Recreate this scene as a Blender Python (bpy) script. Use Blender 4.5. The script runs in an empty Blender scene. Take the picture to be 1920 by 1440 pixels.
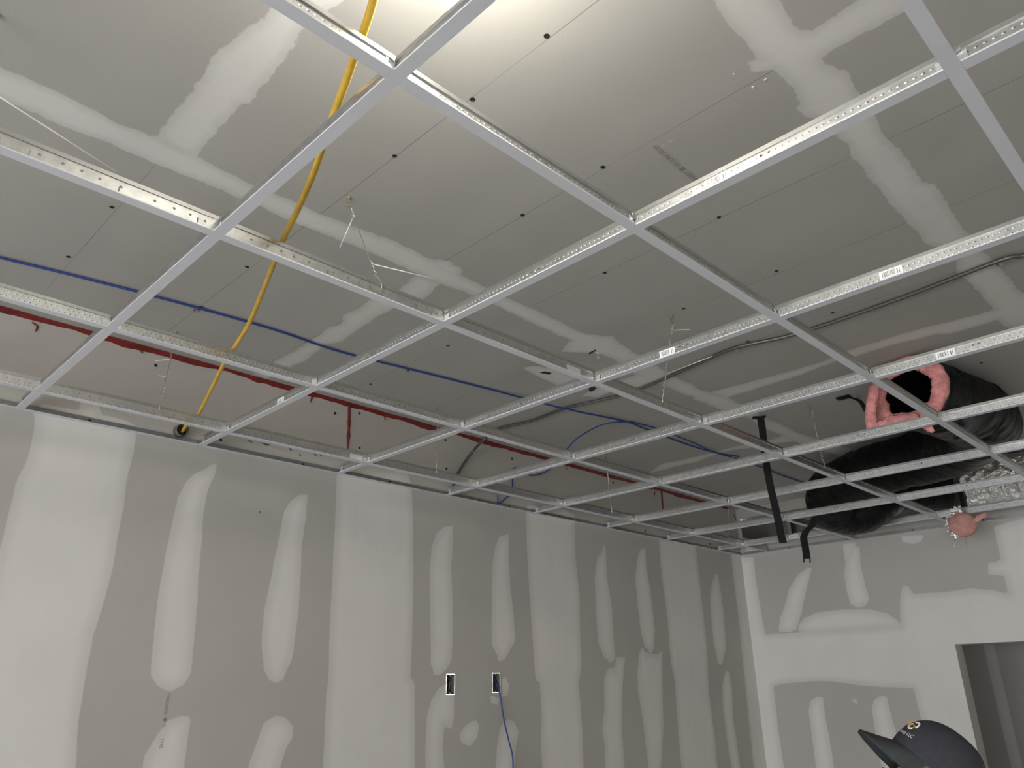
import bpy, bmesh, math, random
import numpy as np
from mathutils import Vector, Matrix, noise
random.seed(7)
scene = bpy.context.scene
COL = scene.collection
PI = math.pi

# ------------------------------------------------------------------ camera, light, exposure
G = 2.743                    # height of the suspended grid above the floor
H = 0.335                    # hard ceiling above the grid
CEIL = G + H
XL = -2.66                   # left wall plane
YF = 5.22                    # far wall plane
XR, YB = 4.6, -5.4           # right and back wall
S = 0.6096                   # two feet
FPX, YAW, PITCH, ROLL = 1446.99, -0.784585, 0.378119, -0.014817
CAM = Vector((0.17022, 0.07237, G - 0.88071))
cy, sy, cp, sp, cr, sr = math.cos(YAW), math.sin(YAW), math.cos(PITCH), math.sin(PITCH), math.cos(ROLL), math.sin(ROLL)
FW = Vector((cp * sy, cp * cy, sp))
_r = Vector((cy, -sy, 0)); _u = _r.cross(FW)
RT = cr * _r + sr * _u
UP = -sr * _r + cr * _u
cam = bpy.data.cameras.new('camera'); camo = bpy.data.objects.new('camera', cam); COL.objects.link(camo)
cam.sensor_fit = 'HORIZONTAL'; cam.sensor_width = 36.0; cam.lens = FPX / 1920 * 36.0
cam.clip_start = 0.02; cam.clip_end = 100
M = Matrix((RT, UP, -FW)).transposed().to_4x4(); M.translation = CAM
camo.matrix_world = M
scene.camera = camo

vs = scene.view_settings
vs.view_transform = 'Standard'; vs.look = 'None'; vs.gamma = 1.0; vs.use_curve_mapping = False
vs.exposure = 0.7

world = bpy.data.worlds.new('daylight'); scene.world = world; world.use_nodes = True
bg = world.node_tree.nodes['Background']
bg.inputs[0].default_value = (0.93, 0.96, 1.0, 1); bg.inputs[1].default_value = 8.5
# daylight enters by an unseen window added in the back wall for fill: a portal guides the sky through it
pl = bpy.data.lights.new('added_window_portal', 'AREA'); pl.shape = 'RECTANGLE'; pl.size = 5.2; pl.size_y = 1.9
pl.cycles.is_portal = True
po = bpy.data.objects.new('added_window_portal', pl); COL.objects.link(po)
sl = bpy.data.lights.new('fill_sun', 'SUN'); sl.energy = 13.0; sl.angle = math.radians(1.0); sl.color = (1.0, .95, .87)  # added sunlight through the unseen window, for bounce off the floor
so = bpy.data.objects.new('fill_sun', sl); COL.objects.link(so); so.rotation_euler = (math.radians(38), 0, math.radians(-8))
po.location = (0.6, YB - 0.02, 1.25); po.rotation_euler = (PI / 2, 0, 0)
BULB_W = 150.0               # emission strength of the near bulb
BULB2_W = 130.0              # the unseen bulb inferred on the right, and two unseen bulbs added for fill


def at(px, py, z=None, y=None, x=None):
    """the point of a real plane seen at a pixel of the 1920x1440 frame (z is above the grid)"""
    d = FW + (px - 960) / FPX * RT - (py - 720) / FPX * UP
    if z is not None: t = (G + z - CAM.z) / d.z
    elif y is not None: t = (y - CAM.y) / d.y
    else: t = (x - CAM.x) / d.x
    return CAM + t * d


# ------------------------------------------------------------------ node helpers
class NT:
    def __init__(s, name):
        s.m = bpy.data.materials.new(name); s.m.use_nodes = True
        s.t = s.m.node_tree; s.t.nodes.clear()
        s.out = s.t.nodes.new('ShaderNodeOutputMaterial')
        s.b = s.t.nodes.new('ShaderNodeBsdfPrincipled')
        s.t.links.new(s.b.outputs[0], s.out.inputs[0])
    def n(s, kind, **kw):
        nd = s.t.nodes.new(kind)
        for k, v in kw.items(): setattr(nd, k, v)
        return nd
    def put(s, sock, v):
        if isinstance(v, bpy.types.NodeSocket): s.t.links.new(v, sock)
        elif v is not None: sock.default_value = v
    def math(s, op, a, b=None, c=None, clamp=False):
        nd = s.n('ShaderNodeMath', operation=op); nd.use_clamp = clamp
        s.put(nd.inputs[0], a); s.put(nd.inputs[1], b); s.put(nd.inputs[2], c)
        return nd.outputs[0]
    def noise(s, vec, scale, detail=4, rough=.55):
        nd = s.n('ShaderNodeTexNoise'); s.put(nd.inputs['Vector'], vec)
        nd.inputs['Scale'].default_value = scale; nd.inputs['Detail'].default_value = detail
        nd.inputs['Roughness'].default_value = rough
        return nd.outputs['Fac']
    def ramp(s, v, a, b, c0=0.0, c1=1.0, smooth=True):
        nd = s.n('ShaderNodeMapRange'); nd.interpolation_type = 'SMOOTHSTEP' if smooth else 'LINEAR'
        s.put(nd.inputs['Value'], v); nd.inputs['From Min'].default_value = a; nd.inputs['From Max'].default_value = b
        nd.inputs['To Min'].default_value = c0; nd.inputs['To Max'].default_value = c1
        return nd.outputs['Result']
    def mix(s, f, a, b):
        nd = s.n('ShaderNodeMix', data_type='RGBA')
        s.put(nd.inputs['Factor'], f)
        for sk, v in ((nd.inputs[6], a), (nd.inputs[7], b)):
            if isinstance(v, tuple): v = v + (1,)
            s.put(sk, v)
        return nd.outputs[2]
    def co(s, kind='Object'):
        return s.n('ShaderNodeTexCoord').outputs[kind]
    def xyz(s, v):
        nd = s.n('ShaderNodeSeparateXYZ'); s.put(nd.inputs[0], v); return nd.outputs
    def bump(s, h, strength=.3, dist=.002):
        nd = s.n('ShaderNodeBump'); s.put(nd.inputs['Height'], h)
        nd.inputs['Strength'].default_value = strength; nd.inputs['Distance'].default_value = dist
        s.t.links.new(nd.outputs[0], s.b.inputs['Normal'])
    def set(s, **kw):
        for k, v in kw.items():
            k = k.replace('_', ' ')
            if isinstance(v, tuple) and len(v) == 3: v = v + (1,)
            s.put(s.b.inputs[k], v)
        return s


def plain(name, color, rough=.5, metal=0.0, var=0.0, scale=30, bump=0.0, bscale=200, bdist=.001):
    t = NT(name); co = t.co()
    if var:
        f = t.noise(co, scale)
        dark = tuple(c * (1 - var) for c in color); light = tuple(min(1, c * (1 + var)) for c in color)
        t.set(Base_Color=t.mix(t.ramp(f, .3, .7), dark, light))
    else: t.set(Base_Color=color)
    t.set(Roughness=rough, Metallic=metal)
    if bump: t.bump(t.noise(co, bscale), bump, bdist)
    return t.m


def drywall(name, paper, comp, edge=.004, rag=.003, lines=False, soft=.012):
    """gray board paper; joint compound where the attribute 'compound' (distance inside a patch) is positive"""
    t = NT(name); co = t.co()
    a = t.n('ShaderNodeAttribute', attribute_name='compound').outputs['Fac']
    n1 = t.noise(co, 14, 5, .6); n2 = t.noise(co, 90, 3)
    d = t.math('ADD', a, t.math('MULTIPLY', t.math('SUBTRACT', n1, .5), rag * 4))
    d = t.math('ADD', d, t.math('MULTIPLY', t.math('SUBTRACT', n2, .5), rag))
    if lines: d = t.math('ADD', d, t.math('MULTIPLY', t.math('SUBTRACT', t.noise(co, 38, 4, .65), .5), rag * 2.6))
    f = t.ramp(d, -edge, edge)                       # where there is any compound
    f2 = t.ramp(d, 0, soft + .02)                    # the thin feathered edge lets the paper through
    f = t.math('MULTIPLY', f, t.math('ADD', t.math('MULTIPLY', f2, .32), .68))
    big = t.noise(co, 1.7, 3)
    streak = t.n('ShaderNodeMapping'); t.put(streak.inputs[0], co); streak.inputs['Scale'].default_value = (6, 6, .8) if not lines else (7, .8, 6)
    st = t.noise(streak.outputs[0], 3.5, 4)
    f = t.math('MULTIPLY', f, t.ramp(st, .2, .65, .95, 1.0))
    pc = t.mix(t.ramp(big, .3, .7), tuple(c * .965 for c in paper), tuple(c * 1.035 for c in paper))
    fib = t.noise(co, 420, 2)
    pc = t.mix(t.ramp(fib, .35, .65, 0, .12), pc, tuple(c * .7 for c in paper))
    cc = t.mix(t.ramp(t.noise(co, 5, 4), .3, .7), tuple(c * .95 for c in comp), comp)
    cc = t.mix(t.ramp(st, .35, .7, 0, .6), cc, (comp[0] * 1.0, comp[1] * .965, comp[2] * .955))
    cc = t.mix(t.ramp(d, .0, .05, .5, 0), cc, tuple(c * .93 for c in comp))
    if lines:                                        # layout lines ruled on the board at every joist
        xyz = t.xyz(co)
        yy = t.math('ABSOLUTE', t.math('SUBTRACT', t.math('FRACT', t.math('DIVIDE', t.math('SUBTRACT', xyz[1], .97 - .2032 - 4.064), .4064)), .5))
        ln = t.math('LESS_THAN', yy, .0022)
        ln = t.math('MULTIPLY', ln, t.ramp(t.noise(co, 2.2, 2), .3, .6, .25, .75))
        pc = t.mix(ln, pc, tuple(c * .28 for c in paper))
    t.set(Base_Color=t.mix(f, pc, cc), Roughness=.85)
    t.set(Specular_IOR_Level=.25)
    hgt = t.math('ADD', t.math('MULTIPLY', f, .6), t.math('MULTIPLY', t.noise(co, 260, 3), .12))
    t.bump(hgt, .35, .0015)
    return t.m


def tee_web(name, main):
    """rolled galvanised web: stitched dimples, round holes, slots pierced right through"""
    t = NT(name); co = t.co(); x, y, z = t.xyz(co)
    P = .0127
    def dots(row_z, off, rad, per=P, hx=0.0):
        u = t.math('SUBTRACT', t.math('FRACT', t.math('DIVIDE', t.math('ADD', x, 10 + off - hx), per)), .5)
        u = t.math('MULTIPLY', u, per); v = t.math('SUBTRACT', z, row_z)
        d = t.math('SQRT', t.math('ADD', t.math('MULTIPLY', u, u), t.math('MULTIPLY', v, v)))
        return t.ramp(d, rad * .8, rad * 1.1, 1, 0)
    def any_of(a, b): return t.math('MAXIMUM', a, b)
    if main:
        br = dots(.009, 0, .0014); dk = dots(.009, 0, .0011, hx=.0035)
        hole = any_of(dots(.022, .012, .0030, per=.1016), dots(.021, .050, .0030, per=.1016))
        hole = any_of(hole, dots(.0225, .0305, .0028, per=.2032))
        u = t.math('ABSOLUTE', t.math('MULTIPLY', t.math('SUBTRACT', t.math('FRACT', t.math('DIVIDE', t.math('ADD', x, 10.04), .1524)), .5), .1524))
        v = t.math('ABSOLUTE', t.math('SUBTRACT', z, .016))
        hole = any_of(hole, t.math('MULTIPLY', t.math('LESS_THAN', u, .0013), t.math('LESS_THAN', v, .0062)))
    else:
        br = any_of(dots(.0095, 0, .0016), dots(.0205, P / 2, .0016))
        dk = any_of(dots(.0095, 0, .0012, hx=.0036), dots(.0205, P / 2, .0012, hx=.0036))
        hole = any_of(dots(.0215, .0, .0030, per=.5588), dots(.0215, .038, .0026, per=.3))
    n = t.noise(co, 60, 4)
    base = t.mix(t.ramp(n, .3, .7), (.52, .52, .51), (.62, .62, .61))
    base = t.mix(dk, base, (.10, .10, .10)); base = t.mix(br, base, (.93, .93, .91))
    t.set(Base_Color=base, Metallic=t.math('SUBTRACT', .90, t.math('MULTIPLY', br, .6)), Roughness=t.ramp(n, .3, .7, .32, .41))
    t.bump(t.math('SUBTRACT', br, dk), .5, .0012)
    tr = t.n('ShaderNodeBsdfTransparent'); ms = t.n('ShaderNodeMixShader')
    t.put(ms.inputs[0], hole); t.put(ms.inputs[1], t.b.outputs[0]); t.put(ms.inputs[2], tr.outputs[0])
    t.t.links.new(ms.outputs[0], t.out.inputs[0])
    return t.m


def emit(name, color, k):
    t = NT(name); t.set(Base_Color=(.9, .9, .88), Roughness=.3)
    t.b.inputs['Emission Color'].default_value = color + (1,); t.b.inputs['Emission Strength'].default_value = k
    return t.m


MAT = dict(
    wall=drywall('wall_board', (.455, .435, .405), (.70, .685, .655), edge=.003, rag=.0022, soft=.03),
    ceil=drywall('ceiling_board', (.41, .40, .375), (.66, .655, .635), edge=.0028, rag=.006, lines=True, soft=.008),
    concrete=plain('concrete', (.62, .61, .58), .8, var=.12, scale=6, bump=.2, bscale=60),
    cap=plain('white_paint', (.60, .61, .655), .45, var=.02, scale=8),
    web_main=tee_web('galvanised_main_web', True), web=tee_web('galvanised_tee_web', False),
    zinc=plain('zinc_rolled', (.52, .52, .51), .28, .9, var=.06, scale=50),
    clip=plain('bright_zinc', (.95, .95, .93), .28, .7, bump=.5, bscale=90, bdist=.003),
    trimdark=plain('zinc_dull', (.34, .34, .33), .45, .7, var=.08),
    wire=plain('tie_wire', (.55, .54, .50), .35, .85),
    black=plain('black_screw', (.015, .015, .015), .5),
    sticker=plain('label_paper', (.86, .86, .84), .6), ink=plain('label_ink', (.05, .05, .05), .6), redink=plain('label_ink_faded', (.22, .15, .13), .6),
    yellow=plain('yellow_jacket', (.60, .37, .035), .35, var=.12, scale=25, bump=.2, bscale=60),
    blue=plain('blue_jacket', (.015, .045, .22), .4),
    armor=plain('armor_steel', (.13, .13, .125), .4, .6),
    red=plain('fire_sealant', (.16, .012, .010), .45, var=.25, scale=20, bump=.5, bscale=40),
    strap=plain('black_webbing', (.005, .005, .005), .9, bump=.4, bscale=500),
    tail=plain('bright_wire', (.80, .79, .76), .4, .4), shadedzinc=plain('shaded_zinc', (.07, .07, .07), .6, .3), sleeve=plain('dirty_sleeve', (.10, .095, .085), .6, var=.2), jacket=None, liner=plain('black_liner', (.006, .006, .006), .25, bump=.4, bscale=40, bdist=.004),
    pink=plain('pink_fiberglass', (.72, .30, .29), .95, var=.28, scale=22, bump=1.0, bscale=110, bdist=.008),
    tuft=plain('pale_pink_fiberglass', (.56, .29, .255), .95, var=.15, scale=22, bump=.6, bscale=110, bdist=.006), foil=None, skin=plain('skin', (.55, .30, .23), .5, var=.1, scale=40, bump=.2, bscale=300),
    cap_cloth=plain('dark_cap_twill', (.030, .031, .041), .85, var=.1, scale=60, bump=.25, bscale=900),
    brim=plain('worn_brim_twill', (.028, .033, .034), .85, var=.25, scale=18, bump=.25, bscale=900),
    white_thread=plain('white_thread', (.85, .85, .83), .7), gold_thread=plain('gold_thread', (.72, .42, .05), .6),
    shirt=plain('gray_shirt', (.10, .11, .13), .9, var=.1), jeans=plain('blue_jeans', (.06, .08, .14), .9, var=.15), boot=plain('brown_boot', (.10, .06, .03), .7),
    hair=plain('gray_hair', (.16, .13, .11), .7), eye=plain('eye_white', (.8, .78, .75), .3), iris=plain('iris', (.05, .04, .03), .2), lips=plain('lips', (.45, .19, .16), .5),
    ink_gray=plain('board_stamp', (.24, .23, .21), .9),
    box=plain('galv_box', (.30, .29, .26), .45, .6), dark=plain('black_plastic_plenum_shade', (.012, .012, .012), .4), brass=plain('old_brass', (.34, .30, .18), .5, .5),
    bulb=emit('lamp_bulb', (1.0, .955, .85), BULB_W), bulb2=emit('lamp_bulb_warm', (1.0, .86, .66), BULB2_W), socket=plain('socket', (.03, .03, .03), .5),
    glass=None, frame=plain('added_window_frame', (.55, .55, .55), .4, .3), plaster=plain('hall_paint', (.40, .38, .34), .9, var=.05),
    chip=plain('torn_paper', (.10, .085, .075), .9), white_chip=plain('compound_crumb', (.8, .79, .76), .9),
)
t = NT('black_duct_jacket'); co = t.co()
mp = t.n('ShaderNodeMapping'); t.put(mp.inputs[0], t.co('UV')); mp.inputs['Scale'].default_value = (30, 2.5, 1)
w = t.noise(mp.outputs[0], 2.4, 6, .62)
t.set(Specular_IOR_Level=.16, Base_Color=(.0045, .0045, .005), Roughness=t.ramp(w, .3, .7, .24, .42)); t.bump(w, .8, .012); MAT['jacket'] = t.m
t = NT('crinkled_foil'); co = t.co()
v = t.n('ShaderNodeTexVoronoi'); v.feature = 'F1'; t.put(v.inputs['Vector'], co); v.inputs['Scale'].default_value = 28
t.set(Base_Color=(.92, .92, .92), Metallic=1.0, Roughness=.11)
t.bump(t.math('ADD', v.outputs['Distance'], t.noise(co, 50, 5)), .9, .02); MAT['foil'] = t.m
t = NT('added_window_glass'); t.set(Base_Color=(.9, .9, .9), Roughness=.02)
_tr = t.n('ShaderNodeBsdfTransparent'); _ms = t.n('ShaderNodeMixShader'); _ms.inputs[0].default_value = .06
t.put(_ms.inputs[1], _tr.outputs[0]); t.put(_ms.inputs[2], t.b.outputs[0]); t.t.links.new(_ms.outputs[0], t.out.inputs[0]); MAT['glass'] = t.m


# ------------------------------------------------------------------ mesh helpers
class MB:
    def __init__(s): s.v = []; s.f = []; s.uv = None
    def add(s, vs, fs):
        k = len(s.v); s.v += [tuple(p) for p in vs]; s.f += [tuple(i + k for i in f) for f in fs]
    def box(s, a, b, M=None):
        x0, y0, z0 = a; x1, y1, z1 = b
        vs = [(x0, y0, z0), (x1, y0, z0), (x1, y1, z0), (x0, y1, z0), (x0, y0, z1), (x1, y0, z1), (x1, y1, z1), (x0, y1, z1)]
        if M is not None: vs = [M @ Vector(p) for p in vs]
        s.add(vs, [(0, 3, 2, 1), (4, 5, 6, 7), (0, 1, 5, 4), (1, 2, 6, 5), (2, 3, 7, 6), (3, 0, 4, 7)])
        return s
    def quad(s, *p): s.add(p, [tuple(range(len(p)))]); return s
    def tube(s, pts, r, seg=8, cap=True, rfun=None):
        pts = [Vector(p) for p in pts]; n = len(pts)
        T = [(pts[min(i + 1, n - 1)] - pts[max(i - 1, 0)]).normalized() for i in range(n)]
        a = Vector((0, 0, 1)) if abs(T[0].z) < .9 else Vector((1, 0, 0))
        N = (a - a.dot(T[0]) * T[0]).normalized(); vs = []
        for i in range(n):
            N = (N - N.dot(T[i]) * T[i]).normalized(); B = T[i].cross(N)
            for k in range(seg):
                th = 2 * PI * k / seg
                rr = rfun(i, th) if rfun else r
                vs.append(pts[i] + rr * (math.cos(th) * N + math.sin(th) * B))
        fs = [(i * seg + k, i * seg + (k + 1) % seg, (i + 1) * seg + (k + 1) % seg, (i + 1) * seg + k) for i in range(n - 1) for k in range(seg)]
        if cap: fs += [tuple(range(seg - 1, -1, -1)), tuple((n - 1) * seg + k for k in range(seg))]
        s.add(vs, fs); return s
    def lathe(s, prof, seg=16, M=None):
        vs = [(r * math.cos(2 * PI * k / seg), r * math.sin(2 * PI * k / seg), z) for r, z in prof for k in range(seg)]
        if M is not None: vs = [M @ Vector(p) for p in vs]
        n = len(prof)
        fs = [(i * seg + k, i * seg + (k + 1) % seg, (i + 1) * seg + (k + 1) % seg, (i + 1) * seg + k) for i in range(n - 1) for k in range(seg)]
        fs += [tuple(range(seg - 1, -1, -1)), tuple((n - 1) * seg + k for k in range(seg))]
        s.add(vs, fs); return s
    def build(s, name, mat, parent=None, smooth=False, loc=None):
        me = bpy.data.meshes.new(name); me.from_pydata(s.v, [], s.f); me.update()
        for m in (mat if isinstance(mat, list) else [mat]): me.materials.append(m)
        if smooth: me.polygons.foreach_set('use_smooth', [True] * len(me.polygons))
        o = bpy.data.objects.new(name, me); COL.objects.link(o)
        if loc is not None: o.location = loc
        if parent is not None: o.parent = parent
        return o


def spline(pts, n=8):
    P = [Vector(p) for p in pts]; P = [2 * P[0] - P[1]] + P + [2 * P[-1] - P[-2]]; out = []
    for i in range(1, len(P) - 2):
        a, b, c, d = P[i - 1:i + 3]
        for k in range(n):
            t = k / n
            out.append(.5 * (2 * b + (c - a) * t + (2 * a - 5 * b + 4 * c - d) * t * t + (3 * b - a - 3 * c + d) * t ** 3))
    out.append(P[-2]); return out


def tag(o, label, cat, group=None):
    o['label'] = label; o['category'] = cat
    if group: o['group'] = group
    return o


def thing(name, label, cat, loc=(0, 0, 0), rot=(0, 0, 0), group=None):
    o = bpy.data.objects.new(name, None); COL.objects.link(o); o.empty_display_size = .05
    o.location = loc; o.rotation_euler = rot
    return tag(o, label, cat, group)


def struct(o):
    o['kind'] = 'structure'; return o


def local(o, pts):
    return [Vector(p) - Vector(o.location) for p in pts]


# ------------------------------------------------------------------ boards with joint compound
def sdf(P, poly):
    """signed distance (inside positive) of the points P (n,2) to a closed outline"""
    poly = np.array(poly, float); n = len(P); d = np.full(n, 1e9); inside = np.zeros(n, bool)
    for a, b in zip(poly, np.roll(poly, -1, 0)):
        e = b - a; w = P - a
        t = np.clip((w @ e) / max(e @ e, 1e-12), 0, 1)[:, None]
        q = w - t * e; d = np.minimum(d, (q * q).sum(1))
        c1 = P[:, 1] >= a[1]; c2 = P[:, 1] < b[1]; c3 = (e[0] * w[:, 1] - e[1] * w[:, 0]) > 0
        inside ^= ((c1 & c2 & c3) | (~c1 & ~c2 & ~c3))
    d = np.sqrt(d); return np.where(inside, d, -d)


def board(name, us, vs_, to3, patches, mat, holes=(), extra=None):
    """a board surface in the plane coordinates (u, v); patches = [(sign, outline), ...]"""
    us = np.unique(np.round(np.array(us), 4)); vs_ = np.unique(np.round(np.array(vs_), 4))
    U, V = np.meshgrid(us, vs_, indexing='ij'); P = np.stack([U.ravel(), V.ravel()], 1)
    c = np.full(len(P), -.08)
    for sg, poly in patches:
        pa = np.array(poly); lo = pa.min(0) - .085; hi = pa.max(0) + .085
        m = ((P >= lo) & (P <= hi)).all(1)
        if not m.any(): continue
        d = np.clip(sdf(P[m], poly), -.08, .08)
        c[m] = np.maximum(c[m], d) if sg > 0 else np.minimum(c[m], -d)
    nu, nv = len(us), len(vs_)
    faces = []
    for i in range(nu - 1):
        um = .5 * (us[i] + us[i + 1])
        hh = [h for h in holes if h[0] < um < h[1]]
        for j in range(nv - 1):
            vm = .5 * (vs_[j] + vs_[j + 1])
            if any(h[2] < vm < h[3] for h in hh): continue
            k = i * nv + j; faces.append((k, k + nv, k + nv + 1, k + 1))
    mb = MB(); mb.v = [to3(u, v) for u, v in P]; mb.f = faces
    if extra: extra(mb)
    o = mb.build(name, mat)
    at_ = o.data.attributes.new('compound', 'FLOAT', 'POINT')
    cc = np.full(len(o.data.vertices), -.08); cc[:len(c)] = c
    if extra: cc[len(c):] = .05
    at_.data.foreach_set('value', cc.astype(np.float32))
    return struct(o)


def px_poly(s, f):
    q = [float(k) for k in s.replace(',', ' ').split()]
    return [f(q[i], q[i + 1]) for i in range(0, len(q), 2)]


fl = lambda a, b: (lambda p: (p.y, p.z))(at(a, b, x=XL))
ff = lambda a, b: (lambda p: (p.x, p.z))(at(a, b, y=YF))
fc = lambda a, b: (lambda p: (p.x, p.y))(at(a, b, z=H))

LEFT = [
 '62,772 80,758 148,770 150,752 185,757 190,778 240,790 258,800 250,850 240,890 232,950 222,1000 215,1050 195,1130 175,1190 160,1270 148,1350 142,1440 140,1500 -40,1500 -40,1180 5,1010 20,950 30,905 52,860 60,830 66,790',
 '407,871 397,870 385,880 365,888 348,905 335,930 325,970 315,1020 305,1070 298,1110 290,1180 284,1240 283,1265 295,1285 318,1297 345,1285 358,1262 365,1200 370,1130 372,1080 378,1020 382,960 390,920 402,893',
 '577,927 560,928 545,940 532,960 525,1000 515,1050 505,1100 495,1150 490,1210 495,1255 505,1275 517,1281 530,1275 548,1235 560,1150 564,1080 566,1020 574,970',
 '632,880 680,866 765,888 772,915 775,980 775,1100 773,1200 770,1270 777,1280 778,1350 778,1440 778,1500 602,1500 606,1440 612,1300 615,1280 620,1150 625,1050 630,950',
 '340,1342 357,1345 352,1380 345,1440 342,1500 262,1500 270,1420 290,1385 315,1350',
 '517,1342 535,1345 550,1362 548,1385 535,1405 525,1440 520,1500 455,1500 468,1430 480,1395 495,1355',
 '848,977 846,986 833,988 819,1000 809,1025 806,1082 807,1152 808,1245 814,1266 824,1266 837,1255 847,1237 849,1188 849,1138 846,1064 849,1018',
 '954,1000 936,1007 929,1025 924,1053 922,1117 922,1209 933,1230 933,1239 945,1239 954,1223 966,1202 963,1152 957,1099 954,1053 954,1018',
 '986,966 988,948 1060,955 1077,966 1079,1046 1087,1117 1088,1188 1090,1252 1085,1280 1092,1365 1094,1440 1096,1500 1018,1500 1017,1440 1014,1393 1016,1347 1012,1278 1005,1276 1003,1259 998,1188 993,1117 989,1046',
 '1131,1023 1135,1023 1136,1034 1138,1082 1147,1138 1150,1188 1153,1234 1145,1243 1131,1230 1122,1206 1118,1152 1115,1082 1120,1046 1129,1034',
 '1202,1029 1210,1029 1212,1064 1221,1117 1228,1181 1226,1216 1221,1225 1209,1213 1202,1188 1196,1135 1191,1082 1196,1043',
 '1205,1213 1209,1223 1234,1227 1241,1220 1242,1276 1244,1365 1239,1440 1239,1500 1220,1500 1216,1440 1205,1347 1196,1294 1195,1259 1198,1225',
 '1172,1232 1156,1232 1152,1252 1141,1252 1133,1269 1133,1330 1129,1365 1134,1400 1134,1440 1135,1500 1173,1500 1171,1440 1166,1365 1168,1276',
 '1235,1010 1304,1016 1311,1082 1319,1152 1326,1223 1329,1294 1340,1383 1345,1440 1348,1500 1280,1500 1278,1440 1271,1365 1265,1276 1258,1241 1251,1152 1241,1082',
 '1342,1075 1345,1076 1350,1099 1358,1152 1361,1216 1354,1246 1347,1245 1338,1206 1333,1152 1331,1117 1336,1089',
 '1361,1257 1368,1259 1373,1294 1375,1347 1388,1440 1390,1500 1374,1500 1372,1440 1365,1400 1356,1330 1354,1287',
 '1369,1030 1377,1099 1386,1170 1400,1312 1413,1440 1417,1500 1480,1500 1460,1440 1400,1035',
 '837,1283 823,1290 808,1315 800,1347 798,1400 798,1440 800,1500 834,1500 833,1440 830,1400 833,1361 847,1367 851,1344 852,1308',
 '893,1351 899,1361 895,1383 881,1399 865,1393 861,1379 869,1365 883,1353',
 '954,1349 964,1353 973,1372 968,1397 964,1440 962,1500 930,1500 929,1440 932,1400 938,1365 946,1351',
 '947,1268 955,1285 952,1302 942,1308 940,1275', '920,1305 937,1310 934,1322 920,1318', '916,1303 930,1306 922,1309',
 '487,985 491,987 490,990 486,989']
LEFT = LEFT[:-1]
FAR = [
 (1, '1390,1045 1413,1045 1418,1093 1427,1147 1435,1190 1520,1185 1613,1180 1690,1173 1688,1160 1688,1120 1693,1097 1703,1100 1713,1113 1773,1110 1820,1103 1863,1107 1890,1113 1883,1080 1853,1077 1852,1057 1877,1050 1862,987 1930,970 2100,950 2100,1540 1370,1540 1370,1040'),
 (-1, '1450,1287 1467,1282 1527,1277 1567,1278 1613,1285 1653,1288 1713,1290 1720,1320 1727,1347 1737,1393 1750,1450 1765,1540 1480,1540 1470,1440 1460,1373'),
 (1, '1517,1063 1522,1067 1510,1113 1503,1147 1493,1180 1480,1185 1460,1183 1462,1160 1472,1133 1480,1103 1497,1077'),
 (1, '1596,1025 1612,1027 1613,1057 1623,1100 1630,1123 1625,1133 1610,1140 1595,1133 1588,1110 1583,1077 1585,1053'),
 (1, '1497,1173 1507,1160 1533,1148 1580,1143 1633,1143 1663,1150 1683,1163 1688,1176 1613,1180 1520,1187 1497,1183'),
 (1, '1520,1313 1533,1307 1543,1308 1547,1343 1557,1393 1565,1450 1570,1520 1535,1520 1530,1440 1522,1377 1516,1333'),
 (1, '1638,1313 1650,1305 1663,1305 1670,1337 1680,1373 1695,1440 1700,1520 1665,1520 1650,1427 1642,1377 1635,1333'),
 (1, '1593,1312 1605,1310 1610,1322'), (1, '1690,1005 1733,1003 1728,1015 1713,1020 1693,1017'),
 (1, '1398,1035 1398,1012 1420,1008 1440,1030'), (1, '1580,1020 1605,1018 1601,1032 1590,1050 1584,1052')]
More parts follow.
